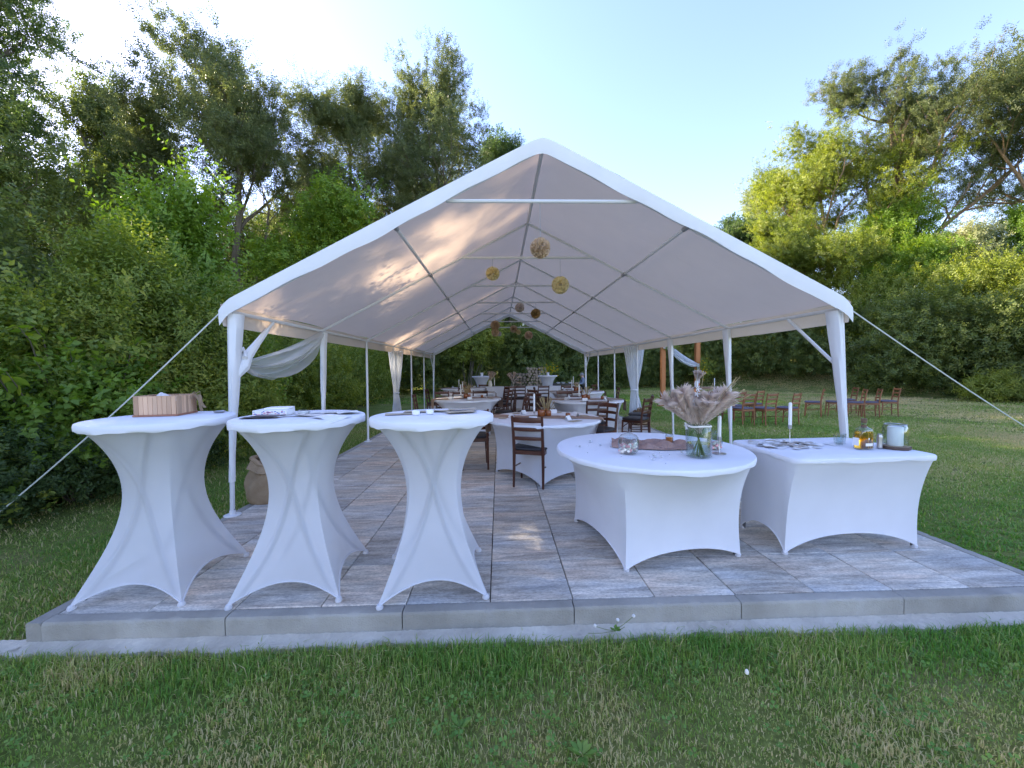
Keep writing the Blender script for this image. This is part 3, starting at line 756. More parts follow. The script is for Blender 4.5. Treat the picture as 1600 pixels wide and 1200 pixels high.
def cocktail_table(label, loc, rot, group):
    t = thing('cocktail_table', label, 'table', loc, rot, group)
    top = loop_round(.392, 176); foot = loop_rect(.322, .322, 176)
    sc_ = stretch_cover(top, foot, 1.075, lambda s: s**1.15, lambda s: 1-.50*math.sin(PI*min(1, s**.80))**1.05*(1 if s < .97 else 1), .10, 64, .13, True)
    sc_.build('stretch_cover', M['spandex'], t, True, False)
    for i, pts in enumerate(leg_paths(sc_.base)):
        rad = np.c_[unit(pts[:, :2]), np.zeros(len(pts))]
        MB().tube(pts-rad*(.0145+.016*np.clip(1-np.arange(len(pts))/4, 0, 1))[:, None], .0125, 8).build('leg', M['leg_steel'], t)
    topper(1, loop_round(.402, NP), 1.1, .048).build('table_top', M['topper'], t, True, False)
    for sx in (-1, 1):
        for sy in (-1, 1):
            MB().lathe([(0, .0), (.020, .001), (.022, .010), (.015, .026), (0, .03)], 10, (sx*.312, sy*.312, 0)).build('foot_pocket', M['spandex'], t)
    return freeze(t)
G = 'white covered cocktail tables'
ct = cocktail_table('leftmost tall white cocktail table, with the wooden slat box on top', (-2.672, .44, 0), .02, G)
T1, T2, T3 = (-2.672, .44, 1.1), (-1.758, .42, 1.1), (-.878, .39, 1.1)
copy_tree(ct, (-1.758, .42, 0), .075, 'middle front cocktail table, with booklets and white sheets on top')
copy_tree(ct, (-.878, .39, 0), .12, 'front cocktail table nearest the chair, with brown papers on top')
copy_tree(ct, (-1.17, 14.2, 0), .3, 'far cocktail table left of the log pile, single white cup on top')
copy_tree(ct, (1.60, 14.15, 0), .7, 'far cocktail table in front of the log pile, yellow flowers on top')

def round_table(label, loc, rot, group=None, legs=True):
    t = thing('round_table', label, 'table', loc, rot, group)
    top = loop_round(.738, NP); foot = loop_rect(.465, .465, NP)
    stretch_cover(top, foot, .725, lambda s: 1-(1-s)**3.2, lambda s: 1-.03*math.sin(PI*s), .085, 26, .02).build('stretch_cover', M['cover'], t, True, False)
    topper(1, loop_round(.75, NP), .75, .042).build('table_top', M['topper'], t, True, False)
    for sx in (-1, 1):
        for sy in (-1, 1):
            MB().tube([(sx*.44, sy*.44, .01), (sx*.42, sy*.42, .70)], .014, 6).build('leg', M['leg_steel'], t)
            MB().lathe([(0, .0), (.020, .001), (.022, .010), (.015, .026), (0, .03)], 10, (sx*.452, sy*.452, 0)).build('foot_pocket', M['spandex'], t)
    return freeze(t)
RT = (.785, .92, .75)
rt0 = round_table('front round white covered table with the pampas grass vase', (RT[0], RT[1], 0), .19)
DT = {}
def dine(key, x, y, rot, label):
    DT[key] = (x, y, rot); copy_tree(rt0, (x, y, 0), rot, label, 'round dining tables inside the tent')
dine('near', .158, 2.95, .62, 'round dining table right behind the nearest chair')
dine('right', 1.36, 5.8, .3, 'second round dining table on the right side of the tent')
dine('left', -1.14, 6.5, .1, 'round dining table behind the third cocktail table')
dine('rear left', -1.30, 8.6, .5, 'rear left round dining table, third along the left side')
dine('rear right', 1.75, 8.7, .2, 'rear right round dining table, third along the right side')
dine('far left', -1.66, 11.2, .4, 'farthest round dining table at the back left of the tent')

# rectangular front table
RC = (2.195, .835); RR_ = .045
t = thing('rectangular_table', 'rectangular white covered table with bottle, photo cards and glass dome', 'table', (RC[0], RC[1], 0), RR_)
top0 = loop_rect(.565, .385, NP); topo = round_corner(top0, .565, .385, .09); foot = loop_rect(.538, .25, NP)
stretch_cover(topo*.985, foot, .72, lambda s: 1-(1-s)**2.6, lambda s: 1-.02*math.sin(PI*s), .125, 26, .02).build('stretch_cover', M['cover'], t, True, False)
topper(1, topo, .745, .04).build('table_top', M['topper'], t, True, False)
for sx in (-1, 1):
    for sy in (-1, 1):
        MB().tube([(sx*.52, sy*.23, .01), (sx*.5, sy*.22, .70)], .014, 6).build('leg', M['leg_steel'], t)
        MB().lathe([(0, .0), (.020, .001), (.022, .010), (.015, .026), (0, .03)], 10, (sx*.526, sy*.238, 0)).build('foot_pocket', M['spandex'], t)
# long head table at the back
t = thing('head_table', 'long draped head table across the back of the tent', 'table', (.65, 11.75, 0))
P = np.zeros((10, NP, 3)); ol = loop_rect(1.75, .36, NP)
for i in range(10):
    q = i/9; wv = .012*q*np.sin(np.arange(NP)*1.1)
    P[i] = np.c_[ol*(1+wv[:, None]*np.array([.3, 1])), np.full(NP, .75-.74*q)]
MB().grid(P, True).build('drape', M['topper'], t, True, False)
MB().box((0, 0, .752), (3.5, .72, .012), b=.004).build('table_top', M['topper'], t)

# ------------------------------------------------------------------ chairs
def chair(label, loc, rot, group, wood='chair_wood', seat='seat'):
    t = thing('chair', label, 'chair', loc, rot, group); W_ = M[wood]
    for s in (-1, 1):
        MB().tube([(s*.178, -.20, 0), (s*.176, -.185, .25), (s*.174, -.182, .45), (s*.176, -.205, .64), (s*.180, -.245, .85)], [.014, .018, .020, .018, .014], 6).build('back_post', W_, t)
        MB().tube([(s*.195, .195, 0), (s*.185, .178, .25), (s*.182, .172, .43)], [.012, .017, .020], 6).build('front_leg', W_, t)
        MB().tube([(s*.186, .182, .21), (s*.177, -.19, .24)], .009, 5).build('stretcher', W_, t)
        MB().tube([(s*.184, .17, .30), (s*.178, .03, .412)], .009, 5).build('seat_bracket', W_, t)
    f = MB()
    for s in (-1, 1): f.box((s*.185, -.005, .415), (.022, .36, .05), b=.004)
    f.box((0, .172, .415), (.36, .022, .05), b=.004); f.box((0, -.182, .415), (.34, .022, .05), b=.004)
    f.build('seat_frame', W_, t)
    n = 40; a = np.arange(n)/n*2*PI; sx = np.sign(np.cos(a))*np.abs(np.cos(a))**.42; sy = np.sign(np.sin(a))*np.abs(np.sin(a))**.42
    rows = [(.90, .436), (1.0, .445), (1.02, .458), (.99, .470), (.9, .477), (.5, .482), (0, .483)]
    P = np.zeros((len(rows), n, 3))
    for i, (k, z) in enumerate(rows): P[i] = np.c_[sx*(.212-.02*(sy < 0)*abs(sy))*k, sy*.205*k, np.full(n, z)]
    MB().grid(P, True).build('seat', M[seat], t)
    for z, hgt, y in ((.585, .036, -.197), (.695, .038, -.215), (.805, .058, -.236)):
        P = np.zeros((9, 8, 3))
        for i, q in enumerate(np.linspace(-1, 1, 9)):
            yy = y-.035*(1-q*q); cr = .012*(1-q*q)
            prof = [(-.009, -1), (.009, -1), (.011, -.6), (.011, .6), (.009, 1), (-.009, 1), (-.011, .6), (-.011, -.6)]
            P[i] = [(q*.175, yy+dy, z+e*hgt/2+cr*.6*(e > 0)) for dy, e in prof]
        b = MB(); b.grid(P, True); b.build('slat', W_, t)
    return freeze(t)
c0 = chair('nearest dark brown ladder back chair, its back to the camera', (-.04, 2.49, .0), -.34, 'dining chairs inside the tent')
GD = 'dining chairs inside the tent'
for x, y, r, lab in [
    (-.80, 3.36, .12, 'dining chair half hidden behind the third cocktail table'),
    (1.10, 3.75, 2.25, 'dining chair right of the nearest dining table, facing it'),
    (1.20, 4.52, .05, 'dining chair in front of the right dining table, back to the camera'),
    (2.10, 4.95, .80, 'near one of the two chairs pushed against the right dining table by the burlap basket'),
    (2.38, 5.55, 1.15, 'far one of the two chairs pushed against the right dining table by the burlap basket'),
    (-.12, 5.55, 1.25, 'sunlit chair in the aisle behind the nearest dining table'),
    (.22, 6.35, 2.6, 'chair standing askew in the aisle behind the sunlit one'),
    (-2.10, 6.6, -1.5, 'chair at the left side of the dining table behind the third cocktail table'),
    (-1.75, 7.45, -2.6, 'chair beyond the left dining table near the curtain'),
    (-.95, 7.5, 3.0, 'chair on the far side of the left dining table, facing the camera'),
    (-.35, 8.3, 1.2, 'chair on the aisle side of the rear left dining table'),
    (-.42, 9.2, 2.0, 'second chair on the aisle side of the rear left dining table'),
    (-2.25, 8.9, -1.6, 'chair between the left posts and the rear left dining table'),
    (.62, 8.15, -.9, 'chair on the aisle side of the rear right dining table'),
    (.85, 9.35, -1.6, 'dark chair in front of the long head table, right of the aisle'),
    (-.10, 10.45, .05, 'dark chair in front of the middle of the long head table'),
    (.95, 10.55, .2, 'chair in front of the right half of the long head table'),
    (1.45, 7.62, -.1, 'chair in front of the rear right dining table, back to the camera'),
    (2.62, 8.5, 1.4, 'chair between the right posts and the rear right dining table'),
    (1.1, 6.9, 3.0, 'chair beyond the right dining table, facing the camera'),
    (-1.55, 9.45, 2.9, 'chair on the far side of the rear left dining table'),
    (-1.45, 7.75, .2, 'chair in front of the rear left dining table, back to the camera'),
    (1.75, 9.65, 3.1, 'chair on the far side of the rear right dining table'),
    (.55, 5.25, -.9, 'chair on the aisle side of the right dining table'),
    (-.32, 6.35, 1.5, 'chair on the aisle side of the left dining table'),
    (.25, 10.6, -.1, 'dark chair close beside the middle one at the long head table'),
    (1.75, 10.75, .1, 'chair between the rear right dining table and the long head table'),
    (-1.0, 12.1, 0.1, 'chair at the left end of the long head table'),
    (2.55, 10.9, .9, 'chair at the right end of the long head table')]:
    copy_tree(c0, (x, y, 0), r, lab)
l0 = None
GL = 'ceremony chairs on the lawn'
for i, (x, y, lab) in enumerate([
    (6.12, 8.5, 'first lawn chair from the left in the left ceremony block'), (5.9, 7.75, 'second lawn chair from the left, front row of the left block'),
    (6.92, 8.9, 'lawn chair behind the others in the left block'), (6.45, 7.72, 'third lawn chair in the left block, just left of the candle on the table'),
    (7.07, 7.72, 'rightmost lawn chair of the left block, right of the tall candle'), (5.65, 8.95, 'lawn chair at the back of the left block beside the tent post'),
    (8.98, 9.2, 'first lawn chair of the right block, left of the front tent post'), (9.65, 9.2, 'lawn chair of the right block hidden behind the front tent post'),
    (10.6, 9.85, 'rear lawn chair of the right block, above the others'), (9.98, 8.9, 'lawn chair just right of the front tent post'),
    (10.42, 8.9, 'second last lawn chair of the right block'), (11.27, 9.2, 'rightmost lawn chair, at the end of the ceremony row')]):
    face = math.atan2(-(6.4-x), 13.2-y)+random.uniform(-.08, .08)+.35
    if l0 is None: l0 = chair(lab, (x, y, GZ), face, GL, 'chair_wood_light', 'seat_lilac')
    else: copy_tree(l0, (x, y, GZ), face, lab)

# ------------------------------------------------------------------ things on the cocktail tables
def slat_box():
    t = thing('wooden_box', 'shallow box of thin brown wooden slats on the leftmost cocktail table', 'box', (-2.775, .60, T1[2]+.002), .176)
    w_, d_, h_ = .25, .235, .135
    sl = MB().box((0, 0, 0), (.0262, .006, h_-.012), b=.0015).mesh('slat'); sl.materials.append(M['boxwood'])
    for side in range(4):
        for i in range(9):
            q = (i-4)*.0272
            if side % 2 == 0: p = (q, (-1 if side == 0 else 1)*(d_/2), .012+(h_-.012)/2); r = 0
            else: p = ((1 if side == 1 else -1)*(w_/2), q*.94, .012+(h_-.012)/2); r = PI/2
            o = link('slat', sl, None, t, p, r)
    b = MB()
    b.box((0, 0, .006), (w_+.012, d_+.012, .012), b=.002); b.build('base', M['boxedge'], t)
    b = MB()
    for s in (-1, 1): b.box((0, s*(d_/2-.004), h_+.001), (w_+.004, .012, .004)); b.box((s*(w_/2-.004), 0, h_+.0015), (.012, d_-.02, .004))
    b.build('rim', M['boxwood'], t)
    c = thing('cloth_bundle', 'white crumpled cloth inside the wooden slat box', 'cloth', (-2.79, .61, T1[2]+.10), .2)
    P = np.zeros((14, 20, 3)); rg = np.random.default_rng(5)
    for i in range(14):
        for j in range(20):
            u, v = i/13-.5, j/19-.5
            P[i, j] = (v*.21, u*.19, .020+.006*math.sin(u*11+v*7)+.006*math.sin(v*13-u*8)+.038*math.exp(-((v+.16)**2+(u-.1)**2)*50)+.030*math.exp(-((v+.02)**2+(u+.05)**2)*70)-.2*max(abs(u), abs(v))**4)
    MB().grid(P).build('fold', M['petal_white'], c, True, False)
    k = thing('burlap_bow', 'burlap ribbon bow tied on the right end of the wooden box', 'ribbon', (-2.64, .67, T1[2]+.115), .176)
    b = MB()
    for s, l in ((-1, .06), (1, .05)):
        P = np.zeros((8, 4, 3))
        for i in range(8):
            a = i/7*2*PI
            for j in range(4): P[i, j] = (.012+.018*math.sin(a)*.6, s*(.03-.03*math.cos(a)), .02+.022*math.sin(a)+(j-1.5)*.002)
        b.grid(P)
    for dy, L_ in ((.0, .12), (.03, .10)):
        P = np.array([[(.012+.03*t+.008*math.sin(t*5+dy*40), dy+(q-.5)*.04+.03*t, .02-L_*t) for q in (0, .5, 1)] for t in np.linspace(0, 1, 7)])
        b.grid(P)
    b.build('loop', M['burlap'], k, True, False)
    d = thing('dish', 'small grey dish behind the burlap bow on the leftmost table', 'dish', (-2.47, .68, T1[2]+.002))
    MB().lathe([(.02, 0), (.03, .002), (.038, .014), (.036, .014), (.028, .005), (0, .004)], 18).build('bowl', M['steel'], d)
slat_box()
def flat(name, label, cat, pts, z, mat, group=None, bend=None, th=.0015):
    pts = np.array(pts, float); c = pts.mean(0); o = thing(name, label, cat, (c[0], c[1], z), 0, group)
    A, B_, C_, D_ = pts-c; P = np.zeros((9, 7, 3))
    for i in range(9):
        for j in range(7):
            u, v = i/8, j/6; xy = A*(1-u)*(1-v)+B_*u*(1-v)+C_*u*v+D_*(1-u)*v
            P[i, j] = (*xy, (bend(u, v) if bend else 0))
    b = MB(); b.grid(P); b.grid(P-np.array([0, 0, th])); 
    b.build('sheet', mat, o, True, False); return o
def rectpts(cx, cy, w_, d_, r): return [(cx+math.cos(r)*x-math.sin(r)*y, cy+math.sin(r)*x+math.cos(r)*y) for x, y in ((-w_/2, -d_/2), (w_/2, -d_/2), (w_/2, d_/2), (-w_/2, d_/2))]
Z2 = T2[2]
t = thing('patterned_box', 'flat white box with pink and blue dotted side on the middle cocktail table', 'box', (-1.97, .49, Z2+.002), .12)
MB().box((0, 0, .019), (.21, .15, .038), b=.003).build('box_body', M['paper'], t)
dots = MB(); dots2 = MB(); rg = np.random.default_rng(2)
for i in range(34):
    (dots if i % 2 else dots2).box((rg.uniform(-.098, .098), -.0755, rg.uniform(.006, .033)), (rg.uniform(.006, .014), .001, rg.uniform(.004, .009)))
dots.build('pink_print', pm('pink_print', (.60, .18, .30), (.7, .3, .4), 30), t, False); dots2.build('blue_print', pm('blue_print', (.15, .17, .42), (.25, .3, .55), 30), t, False)
MB().box((.03, .01, .045), (.15, .12, .012), b=.002).build('lid', M['paper'], t)
for i, (x, y, r) in enumerate([(-1.995, .335, .25), (-1.955, .315, .05), (-1.92, .335, -.15)]):
    flat('booklet', ['lowest of the fanned dark booklets before the patterned box', 'middle of the fanned dark booklets before the patterned box', 'top fanned dark booklet before the patterned box'][i], 'booklet', rectpts(x, y, .17, .105, r), Z2+.005+.005*i, M['dark_card'], 'dark booklets on the middle cocktail table')
t = thing('tray', 'small clear square tray right of the patterned box', 'tray', (-1.80, .55, Z2+.002), .2)
MB().box((0, 0, .014), (.07, .06, .028), b=.004).build('tray_body', M['glass'], t)
MB().box((0, 0, .010), (.06, .05, .016), b=.004).build('filling', M['paper_grey'], t)
labs = ['white sheet at the back of the middle cocktail table', 'printed sheet lying left of the overhanging one', 'printed grey white sheet at the table centre', 'white sheet overhanging the front right edge of the middle cocktail table', 'small white sheet at the right of the middle cocktail table', 'narrow sheet before the clear tray']
for i, (x, y, w_, d_, r, m_) in enumerate([(-1.66, .62, .21, .15, .2, 'paper'), (-1.66, .40, .20, .14, -.15, 'paper_grey'), (-1.56, .55, .21, .15, .1, 'paper_grey'), (-1.50, .27, .21, .15, -.5, 'paper'), (-1.47, .48, .15, .10, .6, 'paper'), (-1.79, .38, .14, .06, .1, 'paper_grey')]):
    flat('paper_sheet', labs[i], 'paper', rectpts(x, y, w_, d_, r), Z2+.004+.0025*i, M[m_], 'sheets on the middle cocktail table', (lambda u, v: -.055*max(0, u-.45)**1.2*(1-v) - .002*math.sin(v*5)) if i == 3 else (lambda u, v: .004*math.sin(u*4+v*3)))
Z3 = T3[2]
labs = ['brown kraft sheet at the left of the third cocktail table', 'brown kraft sheet overlapping the left one', 'brown kraft sheet right of the white pot', 'olive striped sheet at the right of the third cocktail table', 'brown kraft sheet at the far edge of the third cocktail table']
for i, (x, y, w_, d_, r, m_) in enumerate([(-1.10, .43, .20, .14, .25, 'kraft'), (-1.00, .55, .20, .13, .05, 'kraft'), (-.86, .56, .16, .12, -.1, 'kraft'), (-.70, .45, .20, .12, .35, 'kraft'), (-.70, .60, .20, .12, .2, 'kraft')]):
    flat('paper_sheet', labs[i], 'paper', rectpts(x, y, w_, d_, r), Z3+.004+.0025*i, M[m_], 'brown sheets on the third cocktail table', lambda u, v: .003*math.sin(u*4+v*3))
for i, (x, y) in enumerate([(-.985, .365), (-.90, .40)]):
    t = thing('pot', ['small white pot on the third cocktail table, left one', 'small white pot on the third cocktail table, right one'][i], 'pot', (x, y, Z3+.002), 0, 'white pots on the third cocktail table')
    MB().lathe([(.018, 0), (.024, .004), (.027, .022), (.022, .03), (.018, .028), (0, .02)], 14).build('pot_body', M['paper'], t)

# ------------------------------------------------------------------ things on the front round table
ZT = RT[2]+.002
def glass_jar(t, r, h, th=.004, mat='glass'):
    MB().lathe([(.0, .002), (r*.9, .002), (r, .012), (r*1.0, h*.80), (r*.93, h*.9), (r*.86, h*.93), (r*.86, h), (r*.90, h+.004), (r*.82, h+.004), (r*.82, h*.93), (r-th, h*.8), (r-th, .016), (0, .010)], 28).build('glass_body', M[mat], t)
def candies(t, r, h, n, seed):
    rg = np.random.default_rng(seed)
    for nm, mt, m in (('pink_candy', 'pink', n//2), ('white_candy', 'cream', n-n//2)):
        b = MB()
        for i in range(m):
            q = math.sqrt(rg.random())*r*.86; a = rg.uniform(0, 6.3); z = .016+rg.random()*h; s = rg.uniform(.010, .014)
            b.lathe([(0, -s), (s*.75, -s*.6), (s, 0), (s*.75, s*.6), (0, s)], 7, (q*math.cos(a), q*math.sin(a), z), False)
        o = b.build(nm, M[mt], t); o['kind'] = 'stuff'
def candy_jar(label, loc, r, h):
    t = thing('candy_jar', label, 'jar', loc)
    MB().lathe([(0, .002), (r*.70, .002), (r*.86, .02), (r, h*.38), (r*.97, h*.52), (r*.86, h*.62), (r*.84, h*.62), (r*.94, h*.5), (r*.96, h*.38), (r*.82, .022), (0, .010)], 28).build('glass_body', M['glass'], t)
    l = MB().lathe([(r*.90, h*.62), (r*.93, h*.645), (r*.72, h*.76), (r*.30, h*.84), (r*.14, h*.86), (0, h*.86)], 28, cap=False).build('lid', M['glass'], t)
    MB().lathe([(r*.12, h*.85), (r*.10, h*.88), (r*.22, h*.94), (r*.16, h*.99), (0, h)], 14).build('knob', M['glass'], l)
    candies(t, r, h*.30, 70, int(r*1000))
    # ribbed band
    b = MB()
    for k in range(36):
        a = k/36*2*PI; b.tube([(r*math.cos(a)*.995, r*math.sin(a)*.995, h*.40), (r*.90*math.cos(a), r*.90*math.sin(a), h*.60)], .0022, 4, False)
    o = b.build('glass_rib', M['glass'], t); o['kind'] = 'stuff'
    return t
candy_jar('lidded glass candy jar with pink and white sweets on the front round table', (.535, .675, ZT), .078, .185)
candy_jar('small lidded candy jar half hidden behind the pampas vase', (1.245, .76, ZT), .055, .155)
t = thing('amber_jar', 'small amber honey jar on the dusty gauze runner', 'jar', (.945, .90, ZT+.028))
glass_jar(t, .033, .072); MB().lathe([(0, .012), (.028, .012), (.028, .05), (0, .05)], 18).build('honey', M['honey_lit'], t)
# crumpled runner
rn = thing('gauze_runner', 'crumpled dusty pink gauze on the front round table', 'runner', (.80, .92, ZT), -.28)
P = np.zeros((26, 60, 3))
for i in range(26):
    for j in range(60):
        u, v = i/25-.5, j/59-.5
        wid = .31*(1-.35*abs(2*v)**2+.12*math.sin(v*9))
        h_ = .024+.017*math.sin(u*26+2.2*math.sin(v*6))+.010*math.sin(v*21+u*9)+.014*math.sin(u*11-v*13)
        h_ *= max(.12, 1-(abs(2*u))**6)
        P[i, j] = (v*.62, u*wid+.02*math.sin(v*7), max(.002, h_+.004))
MB().grid(P).build('gauze', M['gauze'], rn, True, False)
P2 = np.array([[(.06+.05*math.cos(a)*(1+.4*math.sin(3*a)), .10+.04*math.sin(a), .018+.022*k-.012*k*k+.008*math.sin(4*a)) for a in np.linspace(0, 2*PI, 20)] for k in (0, .6, 1.2, 1.6)])
MB().grid(P2).build('gauze_knot', M['gauze'], rn, True, False)
# pampas vase
VX, VY = 1.0, .535
t = thing('vase', 'big glass jar vase with cream ribbon on the front round table', 'vase', (VX, VY, ZT))
glass_jar(t, .088, .235, .005)
MB().lathe([(0, .012), (.080, .014), (.082, .10), (0, .10)], 24).build('water', thin_glass('water', (.86, .90, .88)), t)
a = np.linspace(0, 2*PI, 25)
MB().tube(np.c_[.079*np.cos(a), .079*np.sin(a), .226+.003*np.sin(a*3)], .007, 6).build('ribbon', M['cream'], t)
b = MB()
for k in range(5):
    aa = k*1.256; P = np.array([[(-.09-.01*v, .0+.028*math.cos(aa)*u+.012*(v-.5)*math.sin(aa), .222+.028*math.sin(aa)*u+.012*(v-.5)*math.cos(aa)) for v in (0, .5, 1)] for u in (0, .5, 1)]); b.grid(P)
b.build('ribbon_flower', M['petal_white'], t, True, False)
def plume_mesh(seed, L, wdt):
    rg = np.random.default_rng(seed); b = MB(); n = 520; V = []; F = []
    for i in range(n):
        s = rg.random()**.7; base = np.array([0, 0, .12*L+.80*L*s]); a = rg.uniform(0, 6.3)
        l = wdt*(.35+.85*s)*rg.uniform(.6, 1.2); k_ = .35+.45*s; d = np.array([math.cos(a)*k_, math.sin(a)*k_, .85]); d /= np.linalg.norm(d)
        side = np.cross(d, rg.normal(size=3)); side /= np.linalg.norm(side); w0 = .0013
        k = len(V); mid = base+d*l*.55; tip = base+d*l+np.array([0, 0, -.2*l])
        V += [base, mid+side*w0, tip, mid-side*w0]; F += [(k, k+1, k+2), (k, k+2, k+3)]
    b.add(V, F); b.tube([(0, 0, -.06), (0, 0, L*.9)], .0012, 4, False)
    return b.mesh('plume', False, False)
pls = [plume_mesh(s, .30, .075) for s in range(3)]
pb = thing('pampas_bouquet', 'fan of mauve pampas grass plumes standing in the big glass vase', 'bouquet', (VX, VY, ZT))
rg = np.random.default_rng(11)
for pme in pls: pme.materials.append(M['pampas'])
for i in range(34):
    q = (i/33-.5)*2; tx = math.copysign(abs(q)**.85, q)*.80+rg.normal(0, .08); ty = rg.normal(0, .20); d = Vector((math.sin(tx), ty*math.cos(tx), math.cos(tx))).normalized()
    o = link('plume', pls[i % 3], None, pb, (d.x*.05+.012*rg.normal(), .015*rg.normal(), .215))
    o.rotation_euler = d.to_track_quat('Z', 'Y').to_euler(); s_ = (.66+.32*min(1, abs(tx)/.7))*rg.uniform(.74, 1.22); o.scale = (1.0, 1.0, s_)
st = MB()
for i in range(16):
    a1 = rg.uniform(0, 6.3); r1 = rg.uniform(.02, .068)
    st.tube([(r1*math.cos(a1), r1*math.sin(a1), .014), (-.03*math.cos(a1)*.5, -.03*math.sin(a1)*.5, .17), (-.05*math.cos(a1), -.04*math.sin(a1), .24)], .0028, 5)
st.build('stem', M['stem'], pb)
wh = MB()
for i in range(22):
    d = unit(np.array([.75+rg.normal(0, .35), rg.normal(0, .3), 1.0])); L_ = rg.uniform(.30, .45); wh.tube([d*.03+(0, 0, .22), d*L_*.6+(0, 0, .22), d*L_+(0.01, 0, .21)], [.0012, .0012, .0028], 4)
wh.build('wheat_stalk', M['straw'], pb)
bl = MB()
for (x, z, y) in [(-.02, .455, .0), (.03, .43, -.02), (.0, .49, .02), (-.05, .40, -.01), (.12, .40, .0), (.17, .39, .01), (.06, .41, -.03)]:
    for k in range(5):
        a = k*1.256; P = np.array([[(x+.022*u*math.cos(a)-.008*(v-.5)*math.sin(a), y-.012*u, z+.022*u*math.sin(a)+.008*(v-.5)*math.cos(a)) for v in (0, .5, 1)] for u in (0, .6, 1)]); bl.grid(P)
bl.build('white_blossom', M['petal_white'], pb, True, False)
def taper_candle(label, loc, h0, h1, base=.045, group=None, r=.0125):
    t = thing('candle', label, 'candle', loc, 0, group)
    MB().lathe([(0, 0), (base, 0), (base, .004), (.006, .007), (.003, .012), (.003, h0-.02), (.013, h0-.018), (.015, h0+.012), (.013, h0+.012), (.0, h0)], 20).build('holder', M['steel'], t)
    c = MB().lathe([(r, h0), (r, h1-.012), (r*.75, h1-.003), (.0, h1)], 14).build('taper', M['wax'], t)
    MB().tube([(0, 0, h1-.004), (.001, 0, h1+.010)], .0011, 4).build('wick', M['dark_card'], c)
    return freeze(t)
taper_candle('white taper candle on a thin metal stand beside the pampas vase', (1.20, .62, ZT), .115, .285, .048)
gem = MB().lathe([(0, 0), (.008, .004), (.006, .010), (0, .013)], 6).mesh('glass_gem', False); gem.materials.append(M['stone_gem'])
rg = np.random.default_rng(21)
for i in range(26):
    a = rg.uniform(PI*.75, PI*1.9); r_ = rg.uniform(.25, .62); x, y = RT[0]+r_*math.cos(a), RT[1]+r_*math.sin(a)
    o = link('glass_gem', gem, None, None, (x, y, ZT), rg.uniform(0, 6)); s_ = rg.choice([.5, .55, .6, 1.3]) if i > 2 else 1.7; o.scale = (s_, s_, s_)
    tag(o, 'tiny grey glass bead scattered on the front round table', 'bead', 'beads scattered on the front round table')

# ------------------------------------------------------------------ things on the rectangular table
ZQ = .747
cme = []
for k in range(3):
    b = MB(); P = np.array([[((u-.5)*.088, (v-.5)*.056, .0022*math.sin(PI*u)*(k+1)*.8) for v in np.linspace(0, 1, 4)] for u in np.linspace(0, 1, 6)]); b.grid(P); b.grid(P-np.array([0, 0, .0012]))
    me = b.mesh('photo_card', True, False); me.materials.append([M['paper'], M['paper_grey'], M['paper_print']][k]); cme.append(me)
rg = np.random.default_rng(31)
for i in range(110):
    u, v = rg.normal(0, .42), rg.normal(0, .42)
    if abs(u) > 1 or abs(v) > 1: u, v = rg.uniform(-.7, .7), rg.uniform(-.7, .7)
    x, y = 1.98+u*.33, .925+v*.20-.02*u
    o = link('photo_card', cme[[0, 1, 0, 0, 2][i % 5]], None, None, (x, y, ZQ+.003+.016*rg.random()*(1-abs(u))*(1-abs(v))))
    o.rotation_euler = (rg.normal(.04, .10), rg.normal(0, .08), rg.uniform(0, 6.3))
    tag(o, 'small printed photo card in the loose spread on the rectangular table', 'card', 'photo cards spread on the rectangular table')
taper_candle('white taper candle on a tall stand among the photo cards', (1.955, .905, ZQ), .155, .355, .045)
for i, (x, y) in enumerate([(2.36, .895), (2.43, .95)]):
    t = thing('tumbler', ['clear tumbler left of the whisky bottle, near one', 'clear tumbler behind the near one by the whisky bottle'][i], 'glass', (x, y, ZQ), 0, 'tumblers beside the bottle')
    MB().lathe([(0, .002), (.030, .002), (.036, .082), (.033, .082), (.028, .012), (0, .010)], 22).build('glass_body', M['glass'], t)
t = thing('whisky_bottle', 'square shouldered bottle of amber whisky with pale labels', 'bottle', (2.40, .715, ZQ), .10)
n = 44; a = np.arange(n)/n*2*PI
def bottle_ring(wx, wy, z, p=.45): return np.c_[np.sign(np.cos(a))*np.abs(np.cos(a))**p*wx, np.sign(np.sin(a))*np.abs(np.sin(a))**p*wy, np.full(n, z)]
body = [(.0, .0, .002, .45), (.062, .030, .002, .45), (.067, .034, .010, .45), (.068, .035, .125, .45), (.064, .034, .145, .5), (.050, .030, .162, .65), (.026, .022, .172, .9), (.0165, .0165, .180, 1), (.0155, .0155, .196, 1), (.0185, .0185, .198, 1), (.0185, .0185, .208, 1)]
P = np.array([bottle_ring(*r_) for r_ in body]); MB().grid(P, True).build('bottle_glass', M['glass'], t, True, False)
liq = [(.0, .0, .008, .45), (.060, .028, .008, .45), (.063, .031, .014, .45), (.064, .031, .120, .45), (.058, .029, .138, .5), (.0, .0, .139, .6)]
P = np.array([bottle_ring(*r_) for r_ in liq]); MB().grid(P, True).build('whisky', M['whisky'], t, True, False)
MB().lathe([(.0, .204), (.0165, .204), (.0165, .214), (.020, .215), (.020, .236), (.014, .240), (0, .240)], 18).build('stopper', M['cork'], t)
MB().box((.008, -.0368, .040), (.062, .001, .022)).build('front_label', M['cream'], t, False)
MB().box((.006, -.0368, .085), (.010, .001, .014)).build('emblem', M['cream'], t, False)
MB().box((-.0685, 0, .062), (.001, .048, .060)).build('side_label', M['paper'], t, False)
MB().lathe([(.019, .168), (.0195, .176), (.0175, .19)], 18, cap=False).build('neck_band', M['cork'], t)
t = thing('grinder', 'small ribbed steel shaker between the bottle and the glass dome', 'shaker', (2.535, .72, ZQ))
